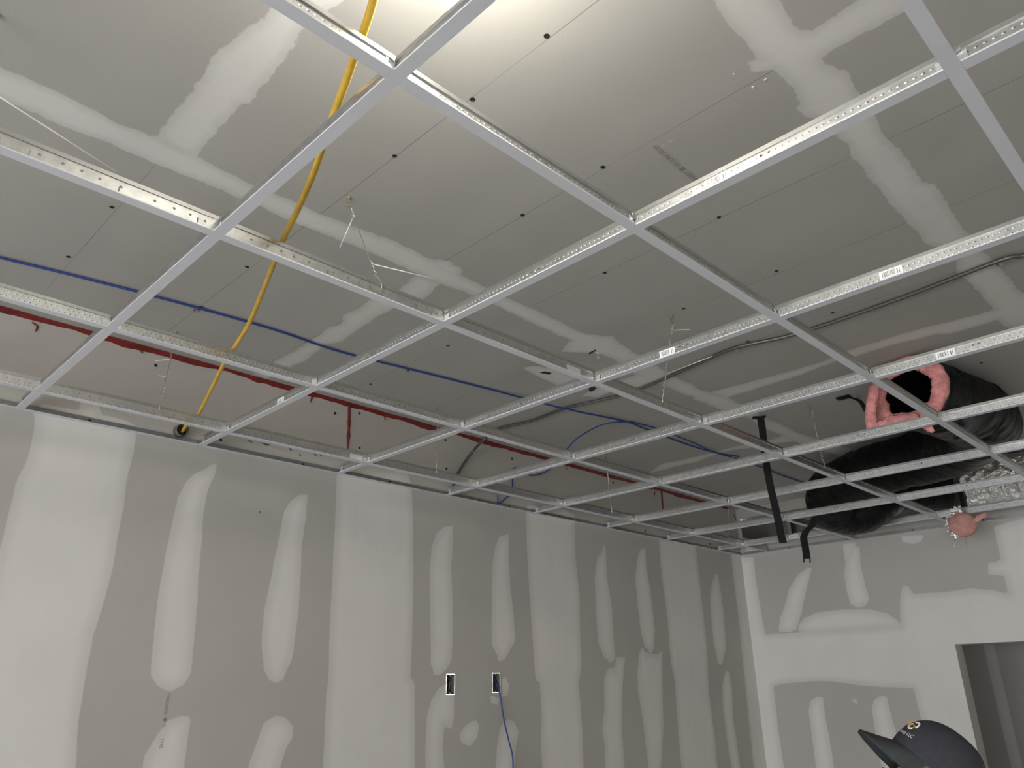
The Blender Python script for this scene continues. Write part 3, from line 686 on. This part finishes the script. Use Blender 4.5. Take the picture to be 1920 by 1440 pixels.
def stamp(parent, text, o, du, dv, size, off):
    cu = bpy.data.curves.new('t', 'FONT'); cu.body = text; cu.size = 1.0
    ob = bpy.data.objects.new('t', cu); COL.objects.link(ob); bpy.context.view_layer.update()
    me = bpy.data.meshes.new_from_object(ob.evaluated_get(bpy.context.evaluated_depsgraph_get()))
    mb = MB(); du, dv = Vector(du).normalized(), Vector(dv).normalized(); o = Vector(o); off = Vector(off)
    mb.add([o + size * (v.co.x * du + v.co.y * dv) + off for v in me.vertices], [tuple(p.vertices) for p in me.polygons])
    bpy.data.objects.remove(ob); r = mb.build('printed_text', MAT['ink_gray'], parent); bpy.data.meshes.remove(me); return r
a = at(315, 1302, x=XL); b = at(303, 1402, x=XL)
stamp(wl, 'FIRECODE  \u25A0  X        TYPE', at(313, 1300, x=XL), (0, 0, -1), (0, 1, 0), .0145, (.0007, 0, 0))
a = at(1312, 337, z=H); b = at(1238, 276, z=H)
stamp(ce, 'SHEET \u25A0 05 JUN 20:33', a, b - a, (0, 0, 0) if 0 else Vector((0, 0, -1)).cross(b - a), .020, (0, 0, -.0008))

# ------------------------------------------------------------------ outlet boxes
def outlet(B, label, wires):
    c = ((B[0] + B[1]) / 2, (B[2] + B[3]) / 2); root = thing('outlet_box', label, 'electrical box', (XL, c[0], c[1]))
    hy, hz, d = (B[1] - B[0]) / 2 - .001, (B[3] - B[2]) / 2 - .001, .055
    mb = MB(); t_ = .0015
    mb.box((-d, -hy, -hz), (-d + t_, hy, hz)); mb.box((-d, -hy, -hz), (.001, -hy + t_, hz)); mb.box((-d, hy - t_, -hz), (.001, hy, hz)); mb.box((-d, -hy, -hz), (.001, hy, -hz + t_)); mb.box((-d, -hy, hz - t_), (.001, hy, hz))
    mb.build('metal_box', MAT['box'], root)
    lip = MB(); r1 = random.Random(int(c[0] * 99))
    def edge(y0, z0, y1, z1):
        P = [Vector((.0015, y0 + (y1 - y0) * k / 7 + r1.uniform(-.0012, .0012), z0 + (z1 - z0) * k / 7 + r1.uniform(-.0012, .0012))) for k in range(8)]
        lip.tube(P, .0011, 5)
    e = .003
    edge(-hy - e, -hz - e, -hy - e, hz + e); edge(-hy - e, hz + e, hy + e, hz + e); edge(hy + e, hz + e, hy + e, -hz - e); edge(hy + e, -hz - e, -hy - e, -hz - e)
    lip.build('ragged_board_edge', MAT['white_chip'], root)
    for y, m in wires:
        MB().tube([(-.04, y, hz * .9), (-.018, y + .003, hz * .2), (-.02, y - .002, -hz * .5), (-.035, y, -hz * .9)], .0025, 6).build('wire', MAT[m], root)
    for s in (-1, 1): MB().box((-.008, -.004, s * (hz - .005) - .003), (-.003, .004, s * (hz - .005) + .003)).build('screw_ear', MAT['zinc'], root)
    return root
outlet(BOX1, 'open outlet box with black wires cut into the left wall', [(-.008, 'dark'), (.004, 'dark'), (.010, 'wire')])
outlet(BOX2, 'open outlet box with a blue cable hanging out of it', [(-.010, 'brass')])
bx = (BOX2[0] + BOX2[1]) / 2 + .006
bc = [Vector((XL - .03, bx, BOX2[3] - .015)), Vector((XL - .012, bx, (BOX2[2] + BOX2[3]) / 2 + .01)), Vector((XL + .008, bx + .004, BOX2[2] + .006))] + [at(px, py, x=XL + .02) for px, py in ((939, 1310), (944, 1345), (953, 1385), (960, 1412), (962, 1440), (960, 1500), (950, 1600))]
bc += [Vector((XL + .03, bc[-1].y - .02, .7))]
tag(MB().tube(spline(bc, 6), .0034, 8).build('blue_cable', MAT['blue'], None, True), 'blue cable hanging down the left wall out of the outlet box', 'cable')

# ------------------------------------------------------------------ framing in the gap over the far wall
MB_ = MB().box((XL + .02, YF + .02, G + .262), (1.1, YF + .11, G + .264)).box((XL + .02, YF + .018, G + .215), (1.1, YF + .020, CEIL - .002)).box((XL + .02, YF + .11, G + .262), (1.1, YF + .112, CEIL - .002))
tag(MB_.build('top_track', MAT['trimdark']), 'gray metal top track of the far wall above the open gap', 'metal track')
for k, px in enumerate((1475, 1640, 1800)):
    x = at(px, 985, y=YF + .03).x
    root = thing('metal_stud', ['light metal stud in the open gap near the room corner', 'metal stud in the gap behind the black duct', 'metal stud in the gap behind the foil duct'][k], 'metal stud', (x, YF + .066, 0), group='studs of the far wall seen in the gap')
    MB().box((0, -.044, DZ + .03), (.032, -.0428, G + .26)).build('front_flange', MAT['zinc'], root)
    MB().box((-.0006, -.044, DZ + .03), (.0006, .044, G + .26)).box((0, .0428, DZ + .03), (.032, .044, G + .26)).build('stud_body', MAT['shadedzinc'], root)  # same zinc as the flange, darkened to paint the shade in the gap

# ------------------------------------------------------------------ ducts
def duct_tube(path, rad, seg, wr, squash=1.0, seed=0, n=10):
    P = spline(path, n); m = len(P); vs = []; uv = []
    T = [(P[min(i + 1, m - 1)] - P[max(i - 1, 0)]).normalized() for i in range(m)]; L = 0
    for i in range(m):
        if i: L += (P[i] - P[i - 1]).length
        N = Vector((0, 0, 1)); N = (N - N.dot(T[i]) * T[i]).normalized(); B = T[i].cross(N)
        r0 = rad(i / (m - 1)) if callable(rad) else rad
        for k in range(seg):
            th = 2 * PI * k / seg
            rip = .25 * math.sin(2 * PI * (L / .075) + th) + .9 * noise.noise((P[i].x * 9 + seed, P[i].y * 9 + math.cos(th) * 1.5, math.sin(th) * 1.5 + P[i].z * 9)) + .9 * noise.noise((L * 40 + seed + 1.5 * math.sin(th * 2), math.cos(th) * 1.4, math.sin(th) * 1.4)) + .5 * noise.noise((L * 90 + seed, math.cos(th) * 2.5, math.sin(th) * 2.5))
            r = r0 * (1 + wr * rip)
            vs.append(P[i] + r * (squash * math.cos(th) * N + math.sin(th) * B)); uv.append((L * 2.2, k / seg))
    fs = [(i * seg + k, i * seg + (k + 1) % seg, (i + 1) * seg + (k + 1) % seg, (i + 1) * seg + k) for i in range(m - 1) for k in range(seg)]
    return P, T, vs, fs, uv
def build_uv(vs, fs, uv, name, mat, parent, cap_last=None):
    mb = MB(); mb.add(vs, fs); o = mb.build(name, mat, parent, True)
    l = o.data.uv_layers.new(name='UV')
    for lp in o.data.loops: l.data[lp.index].uv = uv[lp.vertex_index % len(uv)]
    return o
W = lambda x, y, z: Vector((x, y, G + z))
dpath = [W(-.735, 3.18, .190), W(-.69, 3.40, .192), W(-.655, 3.72, .196), W(-.72, 4.00, .198), W(-.95, 4.22, .198), W(-1.30, 4.30, .192), W(-1.56, 4.41, .160), W(-1.64, 4.56, .070), W(-1.54, 4.65, .060), W(-1.42, 4.77, .155), W(-1.30, 4.93, .190), W(-1.17, 5.01, .19)]
P, T, vs, fs, uv = duct_tube(dpath, lambda t: .160 - .02 * min(1, max(0, (t - .55) * 4)), 64, .040, 0.84, 3, 20)
duct = thing('flexible_duct', 'black insulated flexible duct snaking above the grid, its open end showing pink insulation', 'duct', dpath[0])
o = build_uv([v - duct.location for v in vs], fs, uv, 'jacket', MAT['jacket'], duct)
# inner liner: a dark tube set back into the open end
P2, T2, v2, f2, u2 = duct_tube([dpath[0] + (dpath[0] - dpath[1]) * .03] + dpath[1:4], .112, 28, .02, .92, 9, 12)
build_uv([v - duct.location for v in v2], f2, u2, 'liner', MAT['liner'], duct)
# pink insulation: lumpy ring between liner and jacket, and a torn flap folded outwards
t0 = T[0]; Nn = Vector((0, 0, 1)); Nn = (Nn - Nn.dot(t0) * t0).normalized(); Bb = t0.cross(Nn)
mb = MB(); seg, q_ = 120, 16; vs = []
for k in range(seg):
    th = 2 * PI * k / seg; C_, S_ = math.cos(th), math.sin(th)
    ri = .098 + .016 * noise.noise((C_ * 2.2, S_ * 2.2, 5)) + .007 * noise.noise((C_ * 8, S_ * 8, 2)); ro = .164 + .008 * noise.noise((C_ * 3, S_ * 3, 8))
    for a in range(q_):
        ph = 2 * PI * a / q_
        r_ = (ri + ro) / 2 + (ro - ri) / 2 * math.cos(ph)
        l_ = .014 * noise.noise((r_ * C_ * 26, r_ * S_ * 26, 3)) + .009 * noise.noise((r_ * C_ * 60, r_ * S_ * 60, 9))
        dp = .026 * math.sin(ph); dp = dp + l_ if dp > -.005 else dp
        vs.append(r_ * (.86 * C_ * Nn + S_ * Bb) - t0 * dp)
mb.add(vs, [(k * q_ + a, k * q_ + (a + 1) % q_, ((k + 1) % seg) * q_ + (a + 1) % q_, ((k + 1) % seg) * q_ + a) for k in range(seg) for a in range(q_)])
mb.build('pink_insulation', MAT['pink'], duct, True)
def lump_strip(pts, r, name, parent, mat, flat_=.55, seed=0):
    P = spline(pts, 6); mb = MB()
    mb.tube(P, r, 14, True, lambda i, th: r * (1 + .35 * noise.noise((i * .45 + seed, math.cos(th) * 1.3, math.sin(th) * 1.3)) + .15 * noise.noise((i * 1.7, math.cos(th) * 3, seed + math.sin(th) * 3))) * (.55 if i in (0, len(P) - 1) else 1) * (1 - (1 - flat_) * abs(math.sin(th))))
    return mb.build(name, mat, parent, True)
c0 = duct.location
lump_strip([at(1640, 722, y=3.12) - c0, at(1634, 760, y=3.11) - c0, at(1634, 795, y=3.10) - c0, at(1645, 806, y=3.09) - c0], .024, 'torn_insulation_flap', duct, MAT['pink'], .6, 2)
lump_strip([at(1648, 800, y=3.09) - c0, at(1672, 790, y=3.10) - c0, at(1700, 784, y=3.11) - c0, at(1722, 782, y=3.12) - c0], .022, 'torn_insulation_flap', duct, MAT['pink'], .6, 6)
lump_strip([at(1733, 798, y=3.12) - c0, at(1745, 804, y=3.10) - c0, at(1750, 803, y=3.10) - c0], .014, 'torn_insulation_flap', duct, MAT['pink'], .8, 9)
# foil duct
fpath = [W(-1.08, 5.02, .185), W(-.95, 5.04, .185), W(-.70, 5.04, .185), W(-.40, 5.02, .185), W(-.1, 4.98, .185), W(.5, 4.92, .185)]
P, T, vs, fs, uv = duct_tube(fpath, .150, 48, .045, .92, 21, 12)
vs = [v + Vector((noise.noise(v * 22), noise.noise(v * 22 + Vector((9, 0, 0))), noise.noise(v * 22 + Vector((0, 9, 0))))) * .011 for v in vs]
froot = thing('foil_duct', 'crinkled silver foil duct above the grid at the right edge', 'duct', fpath[0])
build_uv([v - froot.location for v in vs], fs, uv, 'foil_jacket', MAT['foil'], froot)
for p in froot.children: p.data.polygons.foreach_set('use_smooth', [False] * len(p.data.polygons))
mb = MB(); mb.lathe([(.02, 0), (.128, .0), (.128, .02)], 24, Matrix.Translation(Vector()) @ (fpath[1] - fpath[0]).to_track_quat('Z', 'Y').to_matrix().to_4x4()); mb.build('end_collar', MAT['dark'], froot)
# loose pink insulation with a foil scrap, hanging through the grid under the foil duct
lc = at(1806, 984, y=4.80); lroot = thing('insulation_tuft', 'pink insulation tuft with torn foil collar drooping through the grid by the far wall', 'insulation', lc)
bm = bmesh.new(); bmesh.ops.create_icosphere(bm, subdivisions=4, radius=1)
mb = MB(); bm.verts.ensure_lookup_table()
mb.add([Vector((v.co.x * .072, v.co.y * .06, v.co.z * .066)) * (1 + .10 * noise.noise(v.co * 1.6) + .05 * noise.noise(v.co * 5)) for v in bm.verts], [tuple(v.index for v in f.verts) for f in bm.faces]); bm.free()
mb.build('pink_tuft', MAT['tuft'], lroot, True)
lump_strip([Vector((.03, 0, .02)), at(1828, 976, y=4.80) - lc, at(1838, 969, y=4.80) - lc, at(1850, 963, y=4.79) - lc], .016, 'pink_tail', lroot, MAT['tuft'], .8, 4)
mb = MB(); vs = []
for i in range(26):
    th = 1.35 + 2.75 * i / 25
    for k, (r, dz) in enumerate(((.066, 0), (.082, .0), (.098 + .01 * math.sin(i * 2.1), 0))):
        jx = .008 * noise.noise((i * .9, k * 3, 1)); jy = .014 * noise.noise((i * .8, k * 2, 7))
        vs.append(Vector((math.cos(th) * (r + jx) * .78, -.012 + jy - .01 * k, math.sin(th) * (r + jx))))
mb.add(vs, [(i * 3 + k, i * 3 + k + 1, i * 3 + k + 4, i * 3 + k + 3) for i in range(25) for k in range(2)])
mb.add([v + Vector((0, .0015, 0)) for v in vs], [(i * 3 + k + 3, i * 3 + k + 4, i * 3 + k + 1, i * 3 + k) for i in range(25) for k in range(2)])
mb.build('torn_foil_collar', MAT['foil'], lroot)
MB().tube([at(1790, 1005, y=4.79) - lc, at(1792, 1018, y=4.79) - lc, at(1789, 1026, y=4.79) - lc], .0025, 5).build('foil_strand', MAT['foil'], lroot)
MB().tube([at(1809, 1004, y=4.79) - lc, at(1811, 1018, y=4.79) - lc, at(1813, 1030, y=4.79) - lc], .0012, 5).build('foil_strand', MAT['wire'], lroot)

# black hanger straps
def strap(P, w, wd, name, parent):
    P = spline(P, 6); wd = Vector(wd).normalized(); mb = MB(); vs = []
    for i, p in enumerate(P):
        d_ = (P[min(i + 1, len(P) - 1)] - P[max(i - 1, 0)]).normalized(); nn = wd.cross(d_).normalized() * .0012
        for s1, s2 in ((-1, -1), (1, -1), (1, 1), (-1, 1)): vs.append(p + wd * (s1 * w / 2) + nn * s2)
    m = len(P)
    mb.add(vs, [(i * 4 + a, i * 4 + (a + 1) % 4, (i + 1) * 4 + (a + 1) % 4, (i + 1) * 4 + a) for i in range(m - 1) for a in range(4)] + [(3, 2, 1, 0), tuple((m - 1) * 4 + a for a in range(4))])
    return mb.build(name, MAT['strap'], parent)
CW = (.75, .66, 0)
A = at(1425, 781, z=H); root = thing('black_strap', 'long black hanger strap dangling from the ceiling through the grid', 'strap', A, group='black duct hanger straps')
strap([Vector((-.03, -.02, -.004)), Vector((0, 0, -.006)), Vector((.02, .015, -.004))], .035, (.6, -.8, 0), 'folded_top', root)
strap([Vector((0, 0, -.006)), Vector((.003, 0, -.06)), Vector((-.002, 0, -.20)), Vector((0, .004, -.33)), Vector((.010, .01, -.47)), Vector((.016, .012, -.575)), Vector((.020, .012, -.61))], .034, CW, 'strap_tail', root)
A = at(1590, 742, z=H); root = thing('black_strap', 'black strap fixed to the ceiling, holding the duct by its pink end', 'strap', A, group='black duct hanger straps')
strap([Vector((-.03, 0, -.004)), Vector((0, 0, -.008)), at(1612, 752, z=H - .02) - A, at(1626, 774, y=3.36) - A, at(1640, 796, y=3.28) - A], .036, (.2, .95, .25), 'strap_tail', root)
MB().box((-.05, -.02, -.006), (.01, .02, -.001)).build('folded_top', MAT['strap'], root)
Y3 = 4.34
A = at(1524, 972, y=Y3); root = thing('black_strap', 'short curled black strap end hanging below the duct at the far wall', 'strap', A, group='black duct hanger straps')
strap([at(a, b, y=Y3) - A for a, b in ((1528, 970), (1522, 985), (1512, 996), (1507, 1008), (1510, 1026), (1512, 1040), (1513, 1048))], .040, CW, 'strap_tail', root)
for s in (-1, 1): strap([at(1513 + s * 5.5, 1046, y=Y3) - A, at(1513 + s * 6, 1055, y=Y3) - A], .007, CW, 'split_end', root)

# ------------------------------------------------------------------ the worker in the cap
exec_person = True
hd = at(1746, 1455, y=2.2)                                   # centre of the cap band
face = Vector((-.83, -.558, 0)).normalized(); ang = math.atan2(face.y, face.x)
person = thing('person', 'person in a dark baseball cap looking up, at the lower right', 'person', (hd.x, hd.y, 0), (0, 0, ang))
TILT = math.radians(45)
HM = Matrix.Translation((0, 0, hd.z)) @ Matrix.Rotation(-TILT, 4, 'Y') @ Matrix.Rotation(math.radians(1), 4, 'X')      # head frame in person space: +x face, +z crown
def skin_body(name, verts, edges, mat, parent, sub=2):
    me = bpy.data.meshes.new(name); me.from_pydata([v[0] for v in verts], edges, [])
    o = bpy.data.objects.new(name, me); COL.objects.link(o)
    md = o.modifiers.new('skin', 'SKIN'); md.use_smooth_shade = True
    for i, v in enumerate(verts):
        r = v[1] if isinstance(v[1], tuple) else (v[1], v[1])
        me.skin_vertices[0].data[i].radius = r
    me.skin_vertices[0].data[0].use_root = True
    ss = o.modifiers.new('sub', 'SUBSURF'); ss.levels = sub; ss.render_levels = sub
    bpy.context.view_layer.update()
    m2 = bpy.data.meshes.new_from_object(o.evaluated_get(bpy.context.evaluated_depsgraph_get()))
    o.modifiers.clear(); o.data = m2; m2.materials.clear(); m2.materials.append(mat)
    m2.polygons.foreach_set('use_smooth', [True] * len(m2.polygons)); o.parent = parent
    return o
k = hd.z / 1.69
neck = HM @ Vector((-.045, 0, -.215)); headc = HM @ Vector((-.004, 0, -.055)); chin = HM @ Vector((.045, 0, -.135))
V = [((0, 0, .96 * k), (.15, .12)), ((0, 0, 1.12 * k), (.14, .11)), ((-.01, 0, 1.32 * k), (.17, .12)), ((-.02, 0, 1.43 * k), (.10, .09)), (tuple(neck), (.058, .058)),
     (tuple(HM @ Vector((-.008, 0, -.125))), (.072, .060)), (tuple(headc), (.090, .078)), (tuple(HM @ Vector((-.01, 0, .035))), (.082, .072))]
E_ = [(0, 1), (1, 2), (2, 3), (3, 4), (4, 5), (5, 6), (6, 7)]
for s in (-1, 1):
    b0 = len(V)
    V += [((-.02, s * .18, 1.40 * k), .062), ((-.02, s * .24, 1.14 * k), .046), ((.05, s * .26, .90 * k), .034), ((.07, s * .26, .83 * k), (.024, .036))]
    E_ += [(2, b0), (b0, b0 + 1), (b0 + 1, b0 + 2), (b0 + 2, b0 + 3)]
    b1_ = len(V)
    V += [((0, s * .09, .90 * k), .092), ((.01, s * .10, .50 * k), .062), ((-.01, s * .11, .10), .042), ((.10, s * .12, .045), .038)]
    E_ += [(0, b1_), (b1_, b1_ + 1), (b1_ + 1, b1_ + 2), (b1_ + 2, b1_ + 3)]
body = skin_body('body', V, E_, MAT['skin'], person)
# clothing: shirt and trousers follow the body, cut from the same skeleton a little fuller
SV = [(V[0][0], (.16, .13)), (V[1][0], (.155, .125)), (V[2][0], (.185, .132)), ((-.02, 0, 1.41 * k), (.105, .095))]; SE = [(0, 1), (1, 2), (2, 3)]
for s, b0 in ((-1, 8), (1, 16)):
    n0 = len(SV); SV += [(V[b0][0], .078), ((-.02, s * .22, 1.22 * k), .066)]; SE += [(2, n0), (n0, n0 + 1)]
skin_body('shirt', SV, SE, MAT['shirt'], person)
TV = [((0, 0, .97 * k), (.165, .135))]; TE = []
for s in (-1, 1):
    n0 = len(TV); TV += [((0, s * .09, .88 * k), .105), ((.01, s * .10, .50 * k), .078), ((-.01, s * .11, .10), .066)]; TE += [(0, n0), (n0, n0 + 1), (n0 + 1, n0 + 2)]
skin_body('trousers', TV, TE, MAT['jeans'], person)
for s in (-1, 1):
    skin_body('boot', [((-.02, s * .11, .11), .055), ((-.03, s * .11, .045), .048), ((.07, s * .115, .042), .046), ((.16, s * .125, .036), .036)], [(0, 1), (1, 2), (2, 3)], MAT['boot'], person)
    hb = Vector((.07, s * .26, .83 * k))
    for f_, (dy, L) in enumerate(((-.028, .072), (-.009, .08), (.010, .076), (.027, .060))):
        p0 = hb + Vector((dy * .9, 0, -.03))
        skin_body('finger', [(tuple(p0), .009), (tuple(p0 + Vector((.002, -s * .004, -L * .5))), .0085), (tuple(p0 + Vector((.0, -s * .014, -L * .85))), .008), (tuple(p0 + Vector((-.002, -s * .022, -L))), .0065)], [(0, 1), (1, 2), (2, 3)], MAT['skin'], body, 1)
    p0 = hb + Vector((.028, 0, -.005))
    skin_body('thumb', [(tuple(p0), .011), (tuple(p0 + Vector((.018, -s * .008, -.026))), .0105), (tuple(p0 + Vector((.022, -s * .014, -.050))), .008)], [(0, 1), (1, 2)], MAT['skin'], body, 1)
# face
def hpt(x, y, z): return HM @ Vector((x, y, z))
skin_body('nose', [(tuple(hpt(.078, 0, -.070)), .010), (tuple(hpt(.094, 0, -.095)), .012), (tuple(hpt(.100, 0, -.112)), .015)], [(0, 1), (1, 2)], MAT['skin'], body)
for s in (-1, 1):
    Mx = Matrix.Translation(hpt(.066, s * .032, -.074)) @ Matrix.Scale(1, 4)
    MB().lathe([(.002, -.011), (.008, -.008), (.011, 0), (.008, .008), (.002, .011)], 12, Mx).build('eye', MAT['eye'], body, True)
    MB().lathe([(.001, -.004), (.003, -.003), (.003, .003), (.001, .004)], 10, Matrix.Translation(hpt(.0755, s * .032, -.074))).build('iris', MAT['iris'], body, True)
    skin_body('ear', [(tuple(hpt(-.012, s * .078, -.060)), (.012, .022)), (tuple(hpt(-.018, s * .084, -.082)), (.010, .022)), (tuple(hpt(-.012, s * .078, -.104)), (.008, .014))], [(0, 1), (1, 2)], MAT['skin'], body)
    MB().tube(spline([hpt(.078, s * .014, -.064), hpt(.077, s * .03, -.060), hpt(.066, s * .052, -.066)], 4), .0045, 6).build('eyebrow', MAT['hair'], body, True)
MB().tube(spline([hpt(.060, -.024, -.142), hpt(.070, 0, -.140), hpt(.060, .024, -.142)], 4), .006, 8).build('mouth', MAT['lips'], body, True)
# hair band under the cap
mb = MB(); vs = []
for i in range(17):
    th = math.radians(95 + 170 * i / 16)
    for z in (.012, -.02, -.055): vs.append(hpt((.094 - .06 * (z < -.03)) * math.cos(th) - .01, .084 * math.sin(th), z))
mb.add(vs, [(i * 3 + a, i * 3 + a + 1, i * 3 + a + 4, i * 3 + a + 3) for i in range(16) for a in range(2)]); mb.build('hair', MAT['hair'], body, True)
# cap
cap = bpy.data.objects.new('cap', None)
def crown(a, f):                                              # a: angle round the head from the front, f: 0 at the band .. pi/2 at the button
    c = math.cos(f) ** .72; z = .118 * math.sin(f) ** .92
    x = (.104 * math.cos(a) if math.cos(a) > 0 else .106 * math.cos(a)) * c + .008 * math.sin(f) * (1 - math.sin(f)) * 2
    return Vector((x, .086 * math.sin(a) * c, z))
mb = MB(); na, nf = 72, 22; vs = []
for j in range(nf):
    f = (PI / 2 - .03) * j / (nf - 1)
    for i in range(na):
        a = 2 * PI * i / na; p = crown(a, f)
        sd = abs(((a / (PI / 3) + .5) % 1) - .5); p = p * (1 - .010 * math.exp(-(sd * 22) ** 2))
        vs.append(HM @ p)
mb.add(vs, [(j * na + i, j * na + (i + 1) % na, (j + 1) * na + (i + 1) % na, (j + 1) * na + i) for j in range(nf - 1) for i in range(na)] + [tuple((nf - 1) * na + i for i in range(na))])
capo = mb.build('cap', MAT['cap_cloth'], person, True); capo['label'] = 'dark baseball cap with white and gold emblem'
MB().lathe([(.001, .120), (.008, .1195), (.0085, .1165), (.004, .115)], 12, HM).build('top_button', MAT['cap_cloth'], capo, True)
mb = MB(); vs = []; nu, nv = 26, 10
for lay in (0, 1):
    for i in range(nu):
        a = math.radians(-68 + 136 * i / (nu - 1))
        p0 = crown(a, .0)
        for j in range(nv):
            t = j / (nv - 1); ln = .068 * max(0, math.cos(a * 1.25)) ** .7
            x = p0.x + ln * t * (.93 + .07 * math.cos(a)); y = p0.y * (1 - .10 * t)
            z = .006 - .010 * (abs(y) / .08) ** 2 * (.06 + .94 * t) - .036 * t + .002 * t * t - lay * (.004 + .003 * t)
            vs.append(HM @ Vector((x, y, z)))
NB = nu * nv; fs = []
for i in range(nu - 1):
    for j in range(nv - 1):
        q = [i * nv + j, (i + 1) * nv + j, (i + 1) * nv + j + 1, i * nv + j + 1]; fs.append(tuple(q)); fs.append(tuple(x + NB for x in reversed(q)))
    fs.append((i * nv + nv - 1, (i + 1) * nv + nv - 1, (i + 1) * nv + nv - 1 + NB, i * nv + nv - 1 + NB))
mb.add(vs, fs); mb.build('brim', MAT['brim'], capo, True)
for a in (.9, -.9, 2.4, -2.4):
    p = crown(a, .82); n_ = Vector((p.x, p.y, p.z)).normalized()
    MB().lathe([(.0035, 0), (.0035, .0012), (.001, .0014)], 10, HM @ Matrix.Translation(p * 1.0) @ n_.to_track_quat('Z', 'Y').to_matrix().to_4x4()).build('eyelet', MAT['black'], capo)
# emblem and lettering follow the crown
def on_crown(u, v, lift=1.012):                               # u to the wearer's left along the band (m), v up the panel (m)
    a = u / .098; p = crown(a, .15 + v / .118); return HM @ (p * lift)
def emb(name, outl, mat, lift=1.015):
    mb = MB(); m = len(outl) // 2
    mb.add([on_crown(u, v, lift) for u, v in outl] + [on_crown(u, v, 1.002) for u, v in outl], [(i, i + 1, m + i + 1, m + i) for i in range(m - 1)] + [(i, 2 * m + i, 2 * m + i + 1, i + 1) for i in range(m - 1)] + [(m + i + 1, 3 * m + i + 1, 3 * m + i, m + i) for i in range(m - 1)])
    mb.build(name, MAT[mat], capo)
def arc(cx, cz, r0, r1, a0, a1, n=18):
    o_ = [(cx + r0 * math.cos(math.radians(a0 + (a1 - a0) * i / n)), cz + r0 * math.sin(math.radians(a0 + (a1 - a0) * i / n))) for i in range(n + 1)]
    i_ = [(cx + r1 * math.cos(math.radians(a0 + (a1 - a0) * i / n)), cz + r1 * math.sin(math.radians(a0 + (a1 - a0) * i / n))) for i in range(n + 1)]
    return o_ + i_
SG = -1
eu = .030
emb('emblem_ring', arc(eu, .043, .0165, .0125, -20, 130), 'white_thread'); emb('emblem_ring', arc(eu, .043, .0165, .0125, 165, 310), 'white_thread')
emb('emblem_bar', arc(eu, .043, .0125, .0105, 150, 320), 'gold_thread'); emb('emblem_bar', [(eu - .012, .047), (eu + .012, .041), (eu - .012, .0445), (eu + .012, .0385)], 'gold_thread')
emb('emblem_ring', arc(eu - .030, .045, .0165, .0130, 40, 250), 'white_thread'); emb('emblem_bar', arc(eu - .030, .045, .0130, .0115, 40, 250), 'gold_thread')
cu = bpy.data.curves.new('t', 'FONT'); cu.body = 'ing Group LLC'; cu.size = .0125; cu.align_x = 'CENTER'
ob = bpy.data.objects.new('t', cu); COL.objects.link(ob); bpy.context.view_layer.update()
me = bpy.data.meshes.new_from_object(ob.evaluated_get(bpy.context.evaluated_depsgraph_get()))
mb = MB(); mb.add([on_crown(v.co.x + .024, v.co.y + .009, 1.015) for v in me.vertices], [tuple(p.vertices) for p in me.polygons]); bpy.data.objects.remove(ob)
mb.build('lettering', MAT['white_thread'], capo)
